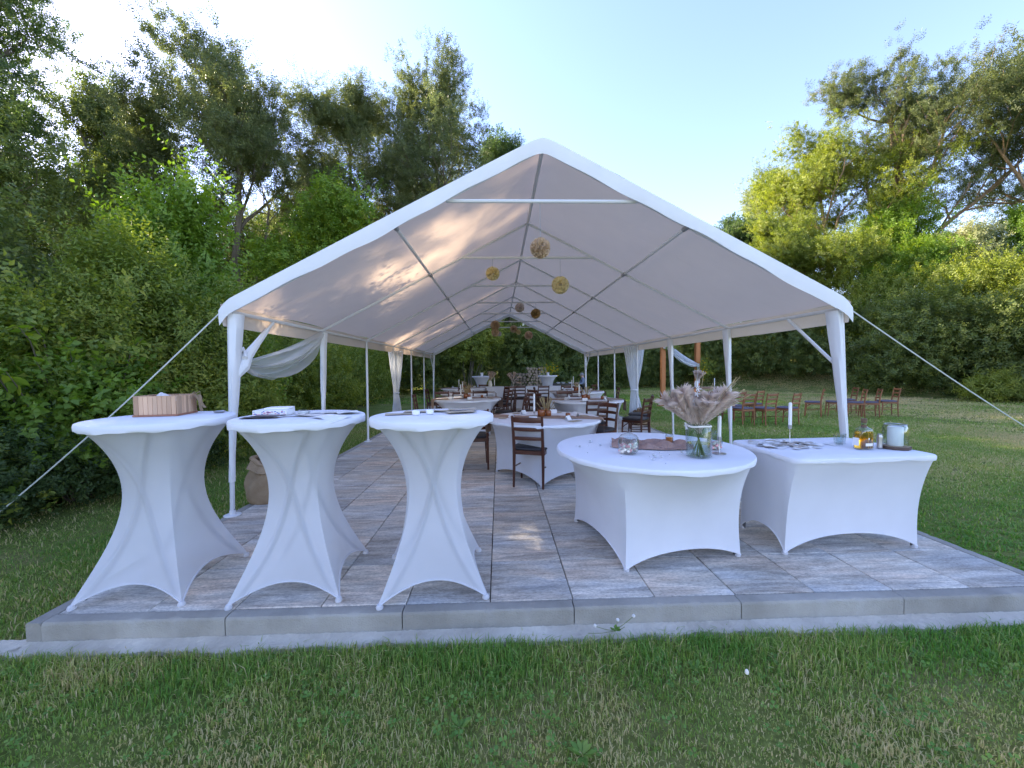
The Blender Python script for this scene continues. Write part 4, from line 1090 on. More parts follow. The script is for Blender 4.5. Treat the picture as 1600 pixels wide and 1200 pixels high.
MB().lathe([(0, 0)]+[(.018+.0016*(k % 2), .004+k*.0058) for k in range(17)]+[(.015, .102), (.016, .112), (.010, .117), (0, .117)], 18).build('shaker_body', M['steel'], t)
t = thing('candle_lantern', 'white pillar candle in a glass cylinder on a dark bark slab', 'candle lantern', (2.66, .72, ZQ))
rr = .094*(1+.03*np.sin(np.arange(40)*.9)+.02*np.sin(np.arange(40)*2.1)); aa = np.arange(40)/40*2*PI
P = np.array([np.c_[rr*k*np.cos(aa), rr*k*np.sin(aa), np.full(40, z)] for k, z in ((0, .0), (.97, 0), (1, .006), (1, .016), (.97, .021))])
s_ = MB().grid(P, True).build('bark_slab', M['bark_slab'], t)
P = np.array([np.c_[rr*k*np.cos(aa), rr*k*np.sin(aa), np.full(40, .0225)] for k in (0, .95)]); MB().grid(P, True).build('slab_face', M['slab_top'], s_, True, False)
MB().lathe([(0, .024), (.047, .024), (.048, .03), (.048, .165), (.044, .172), (.03, .168), (0, .166)], 28).build('pillar', M['wax'], t)
MB().lathe([(.073, .024), (.078, .03), (.080, .12), (.077, .165), (.066, .188), (.064, .188), (.075, .163), (.077, .12), (.075, .03)], 32, cap=False).build('glass_cylinder', M['glass'], t)
MB().tube(np.c_[.065*np.cos(np.linspace(0, 2*PI, 29)), .065*np.sin(np.linspace(0, 2*PI, 29)), np.full(29, .189)], .0035, 6).build('rim', M['steel'], t)

# ------------------------------------------------------------------ table settings on the dining tables
def runner_strip(label, x, y, rot, wdt=.30):
    t = thing('table_runner', label, 'runner', (x, y, .752), rot, 'gauze runners on the dining tables')
    P = np.zeros((46, 9, 3))
    for i in range(46):
        s = (i/45-.5)*2*1.02; sx = max(-.765, min(.765, s)); dz = -(abs(s)-.765)*1.0 if abs(s) > .765 else 0
        for j in range(9):
            q = j/8-.5
            P[i, j] = (sx+(.012*math.copysign(1, s) if dz else 0), q*wdt*(1+.12*math.sin(s*7))+.02*math.sin(s*5), dz*.9+.004+.004*math.sin(q*17+s*11)+(0 if dz == 0 else .0))
    MB().grid(P).build('gauze', M['runner'], t, True, False); return freeze(t)
def setting(key, x, y, rot):
    nm = {'near': 'nearest dining table', 'right': 'right dining table', 'left': 'left dining table', 'rear left': 'rear left dining table', 'rear right': 'rear right dining table', 'far left': 'farthest left dining table'}[key]
    runner_strip('tan gauze runner across the '+nm, x, y, rot)
    def loc(u, v): return (x+math.cos(rot)*u-math.sin(rot)*v, y+math.sin(rot)*u+math.cos(rot)*v, .762)
    full = key in ('near', 'right', 'left')
    for u, v, r, h in [(-.04, .02, .05, .085), (.05, .06, .04, .07), (.32, -.05, .032, .055)][:3 if full else 2]:
        t = thing('amber_jar', {.05: 'tallest amber jar on the gauze runner of the ', .04: 'middle sized amber jar on the gauze runner of the ', .032: 'smallest amber jar, apart on the gauze runner of the '}[r]+nm, 'jar', loc(u, v), 0, 'amber jars on the '+nm)
        MB().lathe([(0, 0), (r*.9, .002), (r, .012), (r, h*.8), (r*.85, h), (r*.8, h), (r*.9, h*.78), (r*.9, .014), (0, .01)], 16).build('glass_body', M['honey'], t)
    taper_candle('white taper candle in the middle of the '+nm, loc(-.14, .05), .05, .30, .04)
    t = thing('dried_bouquet', 'small dried straw bouquet on the '+nm, 'bouquet', loc(.02, .13)); rg = np.random.default_rng(len(key)*7)
    b = MB()
    for i in range(26):
        d = unit(np.array([rg.normal(0, .35), rg.normal(0, .35), 1.0])); b.tube([d*.01, d*.1, d*rg.uniform(.16, .26)], [.002, .002, .006], 4)
    b.build('straw', M['straw'], t)
    MB().lathe([(0, 0), (.035, .002), (.042, .04), (.025, .085), (.028, .095), (.022, .09), (0, .03)], 14).build('vase_body', M['honey'], t)
    for i in range(6 if full else 3):
        a_ = i*PI/3+.35; u, v = .56*math.cos(a_), .56*math.sin(a_); p = loc(u, v)
        side = ['right', 'far right', 'far', 'far left', 'left', 'near left', 'near', 'near right'][int(round((rot+a_)/(PI/4))) % 8]
        o = flat('menu', 'kraft menu laid on the %s side of the %s' % (side, nm), 'menu', rectpts(p[0], p[1], .17, .10, rot+a_+PI/2), .757, M['kraft'], 'menus on the '+nm)
        p = loc(u*.78, v*.78); t = thing('name_card', 'white folded name card on the %s side of the %s' % (side, nm), 'card', (p[0], p[1], .756), rot+a_+PI/2+.3, 'name cards on the '+nm)
        b = MB(); b.add([(-.05, -.03, 0), (.05, -.03, 0), (.05, 0, .055), (-.05, 0, .055), (-.05, .03, 0), (.05, .03, 0)], [(0, 1, 2, 3), (3, 2, 5, 4)]); b.build('folded_paper', M['paper'], t, False, False)
for key, (x, y, r) in DT.items(): setting(key, x, y, {'near': -.25, 'right': -.1, 'left': .35, 'rear left': .1, 'rear right': -.1, 'far left': .2}[key])
t = thing('vase', 'pampas vase standing on the left half of the head table', 'vase', (-.75, 11.7, .76))
MB().lathe([(0, 0), (.06, .002), (.07, .1), (.05, .2), (.055, .22), (.04, .2), (0, .1)], 14).build('vase_body', M['cream'], t)
for i in range(8):
    o = link('plume', pls[i % 3], None, t, (0, 0, .18)); o.rotation_euler = (rg.normal(0, .35), rg.normal(0, .4), 0); o.scale = (.8, .8, 1.2)
t = thing('bouquet', 'drooping dried plume bouquet at the middle of the head table', 'bouquet', (.05, 11.7, .76))
MB().lathe([(0, 0), (.06, .002), (.05, .2), (0, .2)], 12).build('vase_body', M['glass'], t)
for i in range(9):
    o = link('plume', pls[i % 3], None, t, (0, 0, .18)); o.rotation_euler = (rg.normal(0, .5), rg.normal(0, .7), 0); o.scale = (.9, .9, 1.1)
taper_candle('white taper candle at the left of the head table', (-.6, 11.5, .76), .06, .34)
taper_candle('white taper candle at the right end of the head table', (2.2, 11.6, .76), .06, .34)

# ------------------------------------------------------------------ sacks
def sack(label, loc, rx, ry, h, seed, cat='sack'):
    t = thing('burlap_sack', label, cat, loc); rg = np.random.default_rng(seed); P = np.zeros((26, 48, 3))
    for i in range(26):
        s = i/25; z = h*s; k = (.88+.22*math.sin(PI*min(1, s*1.25))**.8) if s < .8 else 1.08-.55*(s-.8)/.2*.5
        for j in range(48):
            a_ = j/48*2*PI; f = 1+.05*math.sin(3*a_+s*4+seed)+.035*math.sin(7*a_-s*9)+(.10*max(0, s-.55))*math.sin(9*a_+3*s)
            P[i, j] = (rx*k*f*math.copysign(abs(math.cos(a_))**.8, math.cos(a_)), ry*k*f*math.copysign(abs(math.sin(a_))**.8, math.sin(a_)), z+(.06*math.sin(2*a_+.7)+.03*math.sin(5*a_))*max(0, s-.5)*2*h/.5*.55)
    MB().grid(P, True).build('sack_body', M['burlap'], t, True, False)
    # rolled collar
    rim = P[-1]; MB().tube(np.r_[rim, rim[:1]], .018+.006*np.sin(np.arange(49)*.8), 7, False).build('rolled_collar', M['burlap'], t)
    P3 = np.array([np.c_[P[-1][:, :2]*k, P[-1][:, 2]-.05+.02*np.sin(np.arange(48)*1.3)*k] for k in (0, .5, .98)]); MB().grid(P3, True).build('filling', M['burlap'], t, True, False)
    return t
sack('brown burlap sack slumped beside the front left tent post', (-2.93, 2.08, .0), .20, .19, .45, 2)
t = thing('burlap_basket', 'burlap basket of dried brown flowers at the foot of the right curtain', 'basket', (3.02, 7.15, .0), .1)
MB().box((0, 0, .11), (.36, .26, .22), b=.03).build('basket_body', M['burlap'], t)
b = MB(); rg = np.random.default_rng(4)
for i in range(70):
    d = unit(np.array([rg.normal(0, .6), rg.normal(0, .4), .8])); b.tube([(d[0]*.1, d[1]*.1, .2), (d[0]*.2, d[1]*.2, .22+d[2]*.12), (d[0]*.26, d[1]*.24, .2+d[2]*rg.uniform(.12, .24))], [.003, .008, .014], 4)
b.build('dried_flowers', pm('dried_brown', (.16, .10, .06), (.34, .22, .12), 20, .9), t)

# ------------------------------------------------------------------ wedding arch, altar, far background things
ar = thing('wedding_arch', 'orange brown timber wedding arch standing on the lawn', 'arch', (5.95, 12.85, GZ))
for x in (0, 1.36): 
    p = MB().box((x, 0, 1.28), (.16, .16, 2.56), b=.006).build('arch_post', M['arch_wood'], ar)
    MB().box((x, 0, .02), (.34, .34, .04), b=.005).build('foot_board', M['arch_wood'], p)
MB().box((.68, 0, 2.63), (1.95, .17, .14), b=.006).build('beam', M['arch_wood'], ar)
swag('arch_drape', 'white voile drape swooping down to the right post of the wedding arch', (6.0, 12.76, 2.42), (7.28, 12.74, 1.52), .12, .34, M['curtain'], bunch=.3)
o = thing('drape_tail', 'white drape tail hanging down the right post of the arch', 'drape', (7.28, 12.72, 0))
P = np.array([[(q*.11*(1+.5*t), .02*math.sin(q*14), 1.52-.75*t) for q in np.linspace(-.5, .5, 12)] for t in np.linspace(0, 1, 12)]); MB().grid(P).build('cloth', M['curtain'], o, True, False)
def leafy(name, label, cat, loc, r, n, mat, seed, extra=None, group=None):
    rg = np.random.default_rng(seed); pos = rg.normal(0, 1, (n, 3))*np.array(r)*.5; d = pos+np.array([0, 0, .1])
    V, tint = scatter(rg, [sprig(rg, 7, .12, .055, .026)], pos, d, rg.uniform(.8, 1.4, n)); t = thing(name, label, cat, loc, 0, group)
    f = link('leaves', leafmesh('leaves', V, tint), LM[mat] if mat in LM else M[mat], t); f['kind'] = 'stuff'
    if extra:
        b = MB()
        for i in range(extra[1]):
            p = rg.normal(0, 1, 3)*np.array(r)*.55; b.lathe([(0, -.01), (.03, 0), (.034, .02), (.012, .03), (0, .02)], 7, p, False)
        b.build('blossom', M[extra[0]], t)
    return t

leafy('flower_bunch', 'yellow green flower bunch on the right post of the wedding arch', 'flowers', (7.50, 12.70, 1.30), (.24, .18, .34), 130, 'acacia', 3, ('leaf_y', 22))
leafy('flower_bunch', 'small white and green posy at the top of the left arch post', 'flowers', (6.12, 12.72, 2.12), (.16, .1, .1), 30, 'hazel', 4, ('petal_white', 16))
t = thing('altar', 'small rustic live edge table on the lawn near the arch', 'table', (6.02, 9.75, GZ), .05)
xs = np.linspace(-.5, .5, 24); ed = .015*np.sin(xs*17)+.01*np.sin(xs*31)
P = np.array([np.c_[xs, -.2+ed, np.full(24, .86)], np.c_[xs, -.2+ed*1.3, np.full(24, .91)], np.c_[xs, .2+ed, np.full(24, .91)], np.c_[xs, .2+ed, np.full(24, .86)]])
MB().grid(P.transpose(1, 0, 2), True).build('slab', M['rustic'], t)
for x in (-.38, .38):
    for y in (-.13, .13): MB().tube([(x*1.1, y*1.2, 0), (x, y, .87)], .03, 6).build('leg', M['rustic'], t)
taper_candle('white candle standing on the rustic altar table', (6.25, 9.72, GZ+.91), .03, .27)
t = thing('bouquet', 'grey pampas and white feather bouquet on the altar table', 'bouquet', (5.68, 9.72, GZ+.91))
MB().lathe([(0, 0), (.05, .002), (.06, .12), (.035, .2), (0, .2)], 14).build('vase_body', M['paper'], t)
for i in range(7):
    o = link('plume', pls[i % 3], None, t, (0, 0, .15)); o.rotation_euler = (rg.normal(0, .3), rg.normal(0, .35), 0); o.scale = (.9, .9, 1.25)
MB().tube([(0, 0, .1), (.03, -.02, .4)], [.03, .03], 7).build('white_feather', M['petal_white'], t)
def logstack(label, x0, x1, y, h, seed):
    t = thing('log_stack', label, 'log pile', ((x0+x1)/2, y, GZ)); rg = np.random.default_rng(seed); wd = (x1-x0)/2; bk, en = MB(), MB()
    z = .08; row = 0
    while z < h:
        x = -wd+(row % 2)*.08
        while x < wd:
            r = rg.uniform(.055, .095); yy = rg.normal(0, .03); zz = z+rg.normal(0, .015)
            bk.tube([(x, yy-.25, zz), (x, yy+.25, zz)], r, 7, False)
            a_ = np.arange(8)/8*2*PI; en.add(np.r_[[(x, yy-.256, zz)], np.c_[x+.92*r*np.cos(a_), np.full(8, yy-.254), zz+.92*r*np.sin(a_)]], [(0, k+1, (k+1) % 8+1) for k in range(8)])
            x += r*2+.005
        z += .145; row += 1
    bk.build('log', M['log_bark'], t, True, False); en.build('log_end', M['log_end'], t, False, False)
logstack('lower stack of split firewood behind the tent, left pile', .25, 1.02, 18.4, 1.25, 1)
logstack('taller stack of split firewood behind the tent, right pile', 1.08, 2.05, 18.5, 1.55, 2)
t = thing('cup', 'single white cup on the far left cocktail table', 'cup', (-1.15, 14.15, 1.102)); MB().lathe([(0, 0), (.05, .002), (.06, .14), (.05, .14), (0, .02)], 14).build('cup_body', M['paper'], t)
t = thing('cup', 'white cup before the yellow flowers on the far cocktail table', 'cup', (1.60, 14.0, 1.102)); MB().lathe([(0, 0), (.05, .002), (.055, .13), (.045, .13), (0, .02)], 14).build('cup_body', M['paper'], t)
leafy('flower_bunch', 'yellow flower bunch on the far cocktail table by the log pile', 'flowers', (1.72, 14.25, 1.34), (.36, .2, .24), 70, 'lime', 8, ('leaf_y', 45))
t = thing('garden_table', 'dark garden table with white crockery behind the tent', 'table', (3.1, 17.6, GZ))
MB().box((0, 0, .73), (1.7, .7, .05), b=.006).build('table_top', M['dark_bench'], t)
for x in (-.75, .75):
    for y in (-.28, .28): MB().box((x, y, .35), (.07, .07, .70)).build('leg', M['dark_bench'], t)
for i, x in enumerate((2.55, 2.8, 3.15)):
    c = thing('bowl', ['left white bowl on the dark garden table', 'middle white bowl on the dark garden table', 'right white bowl on the dark garden table'][i], 'bowl', (x, 17.45, GZ+.757), 0, 'crockery on the garden table')
    MB().lathe([(0, 0), (.05, .002), (.11, .07), (.1, .07), (0, .012)], 14).build('bowl_body', M['paper'], c)
t = thing('bench', 'dark bench the seated person sits on behind the tent', 'bench', (3.95, 17.5, GZ))
MB().box((0, 0, .43), (.45, 1.1, .05), b=.005).build('seat', M['dark_bench'], t)
for y in (-.45, .45): MB().box((0, y, .2), (.4, .06, .41)).build('leg', M['dark_bench'], t)

def person():
    joints = dict(pel=(0, 0, .50), sp=(-.03, 0, .70), ch=(-.09, 0, .90), nk=(-.12, 0, 1.05), hd=(-.16, 0, 1.16), ht=(-.17, 0, 1.27),
        lh=(-.02, .10, .49), lk=(-.44, .12, .50), la=(-.46, .12, .10), lt=(-.58, .12, .05), rh=(-.02, -.10, .49), rk=(-.44, -.12, .50), ra=(-.46, -.12, .10), rtt=(-.58, -.12, .05),
        ls=(-.10, .19, .98), le=(-.20, .24, .74), lw=(-.42, .16, .76), lf=(-.50, .14, .77), rs=(-.10, -.19, .98), re=(-.20, -.24, .74), rw=(-.42, -.16, .76), rf=(-.50, -.14, .77))
    rad = dict(pel=.15, sp=.14, ch=.15, nk=.055, hd=.095, ht=.085, lh=.095, lk=.065, la=.045, lt=.035, rh=.095, rk=.065, ra=.045, rtt=.035, ls=.065, le=.048, lw=.034, lf=.036, rs=.065, re=.048, rw=.034, rf=.036)
    ed = [('pel', 'sp'), ('sp', 'ch'), ('ch', 'nk'), ('nk', 'hd'), ('hd', 'ht'), ('pel', 'lh'), ('lh', 'lk'), ('lk', 'la'), ('la', 'lt'), ('pel', 'rh'), ('rh', 'rk'), ('rk', 'ra'), ('ra', 'rtt'), ('ch', 'ls'), ('ls', 'le'), ('le', 'lw'), ('lw', 'lf'), ('ch', 'rs'), ('rs', 're'), ('re', 'rw'), ('rw', 'rf')]
    ks = list(joints); me = bpy.data.meshes.new('body'); me.from_pydata([joints[k] for k in ks], [(ks.index(a_), ks.index(b_)) for a_, b_ in ed], [])
    o = bpy.data.objects.new('person', me); C.objects.link(o)
    m_ = o.modifiers.new('skin', 'SKIN'); 
    for i, k in enumerate(ks): me.skin_vertices[0].data[i].radius = (rad[k], rad[k]); me.skin_vertices[0].data[i].use_root = (k == 'pel')
    s2 = o.modifiers.new('sub', 'SUBSURF'); s2.levels = 2; s2.render_levels = 2
    dg = bpy.context.evaluated_depsgraph_get(); me2 = bpy.data.meshes.new_from_object(o.evaluated_get(dg)); o.modifiers.clear(); o.data = me2
    me2.materials.clear()
    for mm in ('skin', 'shirt', 'trousers'): me2.materials.append(M[mm])
    for p in me2.polygons:
        x, y, z = p.center
        hand = x < -.38 and z > .68
        p.material_index = 0 if (z > 1.06 or hand) else (1 if z > .60 or (z > .52 and x > -.0) else 2)
    me2.shade_smooth()
    o.location = (3.92, 17.5, GZ)
    tag(o, 'person in a grey blue shirt seated at the dark garden table, facing left', 'person')
    MB().lathe([(.0, .115), (.06, .10), (.098, .05), (.104, 0), (.098, -.03)], 16, (-.155, 0, 1.185), False).build('hair', M['hair'], o, True, False)
    MB().tube([(-.262, 0, 1.19), (-.285, 0, 1.165), (-.262, 0, 1.15)], [.01, .016, .01], 6).build('nose', M['skin'], o)
person()

# ------------------------------------------------------------------ trees and shrubs
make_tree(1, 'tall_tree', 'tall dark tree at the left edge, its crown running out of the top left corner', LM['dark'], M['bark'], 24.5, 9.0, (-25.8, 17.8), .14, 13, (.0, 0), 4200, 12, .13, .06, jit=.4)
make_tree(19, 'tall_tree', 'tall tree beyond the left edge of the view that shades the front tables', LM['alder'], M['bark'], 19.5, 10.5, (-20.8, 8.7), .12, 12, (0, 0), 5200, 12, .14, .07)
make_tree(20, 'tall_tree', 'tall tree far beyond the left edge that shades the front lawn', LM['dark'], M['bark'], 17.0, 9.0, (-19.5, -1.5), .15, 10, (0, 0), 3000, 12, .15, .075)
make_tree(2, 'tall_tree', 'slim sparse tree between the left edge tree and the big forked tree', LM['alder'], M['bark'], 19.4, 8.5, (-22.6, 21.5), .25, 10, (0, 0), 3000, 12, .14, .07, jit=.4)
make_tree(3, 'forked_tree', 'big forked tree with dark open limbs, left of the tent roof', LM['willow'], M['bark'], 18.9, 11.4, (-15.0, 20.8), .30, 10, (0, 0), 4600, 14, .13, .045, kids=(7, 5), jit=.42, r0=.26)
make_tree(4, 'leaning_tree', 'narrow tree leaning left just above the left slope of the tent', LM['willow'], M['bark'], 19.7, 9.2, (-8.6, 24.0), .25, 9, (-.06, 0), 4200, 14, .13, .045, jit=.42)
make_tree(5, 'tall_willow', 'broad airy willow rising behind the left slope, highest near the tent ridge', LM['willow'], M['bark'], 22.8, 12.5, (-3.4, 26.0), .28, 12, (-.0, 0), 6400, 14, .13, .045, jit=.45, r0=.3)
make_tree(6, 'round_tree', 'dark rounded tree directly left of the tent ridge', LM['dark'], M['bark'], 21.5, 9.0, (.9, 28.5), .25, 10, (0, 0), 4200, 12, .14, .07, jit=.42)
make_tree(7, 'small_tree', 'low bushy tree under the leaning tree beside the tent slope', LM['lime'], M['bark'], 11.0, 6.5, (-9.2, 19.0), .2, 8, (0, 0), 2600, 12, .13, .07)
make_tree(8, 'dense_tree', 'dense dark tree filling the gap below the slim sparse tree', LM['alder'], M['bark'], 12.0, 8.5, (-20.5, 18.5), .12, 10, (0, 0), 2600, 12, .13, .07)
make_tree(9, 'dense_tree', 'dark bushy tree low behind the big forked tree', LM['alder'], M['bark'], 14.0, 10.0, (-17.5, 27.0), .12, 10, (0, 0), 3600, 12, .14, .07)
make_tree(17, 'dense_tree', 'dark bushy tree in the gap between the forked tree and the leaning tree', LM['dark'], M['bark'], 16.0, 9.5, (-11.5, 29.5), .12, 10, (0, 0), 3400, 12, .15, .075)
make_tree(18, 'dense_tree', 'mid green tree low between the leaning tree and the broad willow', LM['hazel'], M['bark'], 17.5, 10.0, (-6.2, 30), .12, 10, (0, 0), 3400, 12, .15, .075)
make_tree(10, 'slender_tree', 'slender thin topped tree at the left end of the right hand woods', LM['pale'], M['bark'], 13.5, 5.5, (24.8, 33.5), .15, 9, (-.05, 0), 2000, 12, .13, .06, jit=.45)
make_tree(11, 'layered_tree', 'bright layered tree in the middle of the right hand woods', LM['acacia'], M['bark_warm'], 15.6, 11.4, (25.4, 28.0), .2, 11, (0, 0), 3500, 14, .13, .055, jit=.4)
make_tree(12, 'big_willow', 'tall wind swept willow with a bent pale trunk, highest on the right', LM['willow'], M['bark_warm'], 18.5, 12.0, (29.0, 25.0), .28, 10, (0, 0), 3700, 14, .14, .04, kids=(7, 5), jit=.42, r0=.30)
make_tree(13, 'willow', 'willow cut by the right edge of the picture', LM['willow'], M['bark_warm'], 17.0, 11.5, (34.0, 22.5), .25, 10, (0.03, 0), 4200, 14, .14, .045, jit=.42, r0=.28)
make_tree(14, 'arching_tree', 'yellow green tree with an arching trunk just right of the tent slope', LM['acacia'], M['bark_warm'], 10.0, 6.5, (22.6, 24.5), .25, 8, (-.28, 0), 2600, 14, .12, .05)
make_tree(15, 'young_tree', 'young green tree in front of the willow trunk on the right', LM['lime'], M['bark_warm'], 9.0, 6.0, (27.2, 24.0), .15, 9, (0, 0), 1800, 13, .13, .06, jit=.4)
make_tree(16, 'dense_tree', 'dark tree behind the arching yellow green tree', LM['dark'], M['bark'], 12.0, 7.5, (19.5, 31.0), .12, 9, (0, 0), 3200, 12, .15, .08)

def line_blobs(pts, step, rad, z, jx=.5, seed=0):
    rg = np.random.default_rng(seed); out = []; pts = np.array(pts, float)
    for a_, b_ in zip(pts[:-1], pts[1:]):
        L_ = np.linalg.norm(b_-a_); n = max(1, int(L_/step))
        for i in range(n):
            p = a_+(b_-a_)*(i+.5)/n+rg.normal(0, jx, 2); k = rg.uniform(.8, 1.2)
            out.append(((p[0], p[1], float(gz(p[0], p[1]))+z*rg.uniform(.8, 1.2)), (rad[0]*k, rad[1]*k, rad[2]*rg.uniform(.85, 1.2))))
    return out
Lf = [(-6.5, -2.5), (-6.3, 1.5), (-6.4, 5), (-6.9, 10), (-7.2, 15), (-7.6, 21), (-7.5, 27)]
Lb = [(-10.2, -1), (-10.0, 4), (-10.0, 9), (-10.2, 15), (-10.2, 22)]
make_shrub(101, 'left_thicket', 'dense mixed shrub thicket along the left side of the lawn', LM['hazel'], line_blobs(Lf, 1.4, (1.3, 1.3, 1.25), 1.05, .3, 1), (0, 0), 6500, 14, .40, .085, .045, kind='stuff', shoots=90, shoot=.6)
make_shrub(102, 'left_thicket', 'taller dark shrubs behind the front row of the left thicket', LM['alder'], line_blobs(Lb, 1.7, (1.7, 1.6, 1.9), 1.75, .4, 2), (0, 0), 5200, 13, .45, .10, .055, kind='stuff', shoots=90, shoot=.8)
Rf = [(26.5, 5), (23.6, 9.5), (21.2, 13.5), (19.5, 19), (17.0, 24.5), (13, 28), (7.5, 27), (3, 24.5), (-2, 23), (-6.5, 22)]
make_shrub(103, 'right_thicket', 'dark shrub thicket along the far edge of the lawn', LM['alder'], line_blobs(Rf, 1.7, (1.9, 1.8, 2.2), 1.7, .4, 3), (0, 0), 7500, 13, .55, .14, .075, kind='stuff', shoots=60, shoot=.7)
Rb = [(30, 9), (27, 13), (25, 17), (23, 22), (21, 27), (16, 31), (9, 30.5), (2, 28), (-7, 26)]
make_shrub(104, 'right_thicket', 'taller green shrubs climbing the bank behind the dark thicket', LM['acacia'], line_blobs(Rb, 2.0, (2.2, 2.2, 2.9), 2.4, .5, 4), (0, 0), 6000, 13, .6, .14, .075, kind='stuff', shoots=80, shoot=.9)
Bk = [(-9, 31), (-2, 32), (4, 33), (10, 35), (15, 36)]
make_shrub(105, 'back_woods', 'dark woods closing the view behind the tent', LM['dark'], line_blobs(Bk, 2.2, (2.6, 2.4, 4.5), 4.5, .5, 5), (0, 0), 4200, 13, .7, .17, .09, kind='stuff', shoots=40, shoot=1)
Fw = [(-40, 20), (-30, 34), (-20, 44), (-8, 50), (6, 52), (20, 48)]
make_shrub(106, 'distant_woods', 'distant dark woods seen between the trunks on the left', LM['dark'], line_blobs(Fw, 4, (4, 4, 5.5), 4.5, 1, 6), (0, 0), 3600, 12, .9, .24, .13, kind='stuff', shoots=40, shoot=1)
# shrubs one can tell apart
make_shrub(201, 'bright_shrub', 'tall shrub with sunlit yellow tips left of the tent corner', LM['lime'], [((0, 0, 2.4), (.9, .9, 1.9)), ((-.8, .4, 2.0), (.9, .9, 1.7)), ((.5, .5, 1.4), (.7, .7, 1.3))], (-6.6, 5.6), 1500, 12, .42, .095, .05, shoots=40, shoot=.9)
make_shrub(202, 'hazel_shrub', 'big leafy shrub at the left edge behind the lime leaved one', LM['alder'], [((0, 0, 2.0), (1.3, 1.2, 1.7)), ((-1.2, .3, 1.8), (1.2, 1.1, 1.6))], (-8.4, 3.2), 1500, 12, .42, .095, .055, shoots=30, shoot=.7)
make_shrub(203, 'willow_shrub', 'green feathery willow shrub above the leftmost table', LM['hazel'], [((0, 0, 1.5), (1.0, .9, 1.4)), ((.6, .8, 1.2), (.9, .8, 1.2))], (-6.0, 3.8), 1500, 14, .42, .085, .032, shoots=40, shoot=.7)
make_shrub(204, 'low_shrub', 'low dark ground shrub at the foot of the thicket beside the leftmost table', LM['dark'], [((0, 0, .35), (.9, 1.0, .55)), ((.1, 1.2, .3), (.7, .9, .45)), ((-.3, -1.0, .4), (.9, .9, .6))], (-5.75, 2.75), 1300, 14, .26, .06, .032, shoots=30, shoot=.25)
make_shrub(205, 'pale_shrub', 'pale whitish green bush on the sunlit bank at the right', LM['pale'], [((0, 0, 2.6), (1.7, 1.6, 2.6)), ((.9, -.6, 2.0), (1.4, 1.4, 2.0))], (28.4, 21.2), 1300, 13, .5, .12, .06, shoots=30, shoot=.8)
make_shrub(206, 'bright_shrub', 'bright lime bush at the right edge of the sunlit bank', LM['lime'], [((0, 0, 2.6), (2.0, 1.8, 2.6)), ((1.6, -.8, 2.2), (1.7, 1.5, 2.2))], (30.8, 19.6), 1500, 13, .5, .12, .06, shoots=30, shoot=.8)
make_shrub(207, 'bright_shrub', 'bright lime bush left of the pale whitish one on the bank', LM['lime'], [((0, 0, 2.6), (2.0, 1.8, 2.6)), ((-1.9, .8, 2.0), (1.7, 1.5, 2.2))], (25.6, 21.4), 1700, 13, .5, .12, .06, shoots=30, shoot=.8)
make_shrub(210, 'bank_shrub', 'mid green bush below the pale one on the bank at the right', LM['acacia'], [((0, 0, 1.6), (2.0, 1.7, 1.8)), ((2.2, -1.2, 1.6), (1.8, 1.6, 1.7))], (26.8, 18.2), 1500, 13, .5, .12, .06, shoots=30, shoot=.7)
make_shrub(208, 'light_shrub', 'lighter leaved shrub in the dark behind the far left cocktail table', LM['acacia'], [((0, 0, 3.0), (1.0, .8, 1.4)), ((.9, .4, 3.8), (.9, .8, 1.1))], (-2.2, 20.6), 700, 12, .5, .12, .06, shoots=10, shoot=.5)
make_shrub(209, 'tall_weeds', 'strip of tall yellow green weeds before the thicket at the right edge', LM['acacia'], [((0, 0, .35), (1.8, .8, .55)), ((2.2, -1.6, .35), (1.6, .9, .55)), ((-1.8, 1.6, .3), (1.5, .7, .5))], (21.8, 11.2), 900, 12, .4, .16, .03, shoots=60, shoot=.4, cat='weeds')
# lime leaved shrub in the left foreground: every large leaf is a piece of its own
t = thing('lime_shrub', 'big leaved lime green shrub at the lower left edge behind the guy rope', 'shrub', (-5.55, 2.75, GZ)); rg = np.random.default_rng(77)
lf = []
for k in range(3):
    V = []; F = []
    prof = [(0, .0), (.12, .34), (.34, .46), (.62, .34), (.85, .14), (1.0, .0)]
    for u, w_ in prof:
        for q in (-1, 0, 1): V.append((q*w_*.10, u*.125, .022*abs(q)*w_-.03*u*u*(1+.3*k)+.006*math.sin(u*9+q)))
    n_ = len(prof)
    F = [(i*3+j, i*3+j+1, i*3+4+j, i*3+3+j) for i in range(n_-1) for j in (0, 1)]
    me = bpy.data.meshes.new('leaf'); me.from_pydata(V, [], F); me.shade_smooth()
    a_ = me.attributes.new('tint', 'FLOAT', 'FACE'); a_.data.foreach_set('value', np.full(len(F), .35+.3*k, np.float32)); me.materials.append(LM['lime']); lf.append(me)
stm = MB(); spots = []
for i in range(26):
    a_ = rg.uniform(0, 6.3); r_ = rg.uniform(.1, .8); h_ = rg.uniform(.5, 2.0); e_ = np.array([r_*math.cos(a_)*1.0, r_*math.sin(a_)*1.3, h_])
    pts = np.array([e_*[.25, .25, 0], e_*[.6, .6, .55], e_, e_+[.12*math.cos(a_), .12*math.sin(a_), .16]]); stm.tube(pts, [.012, .009, .006, .003], 5, False)
    for k in range(11):
        s_ = .45+.55*k/10; x_ = s_*3; ii = min(2, int(x_)); spots.append(pts[ii]+(pts[ii+1]-pts[ii])*(x_-ii))
stm.build('stem', M['bark'], t, True, False)
pos, d = blob_points(rg, [((0, 0, .9), (.75, .95, .85))], 420, .3); V, F, tn = clump(rg, 3, 9, .30, .085, .065)
mass('small_leaf', LM['lime'], V, F, tn, pos, d, rg.uniform(.7, 1.1, len(pos)), shifts(rg, pos), t)
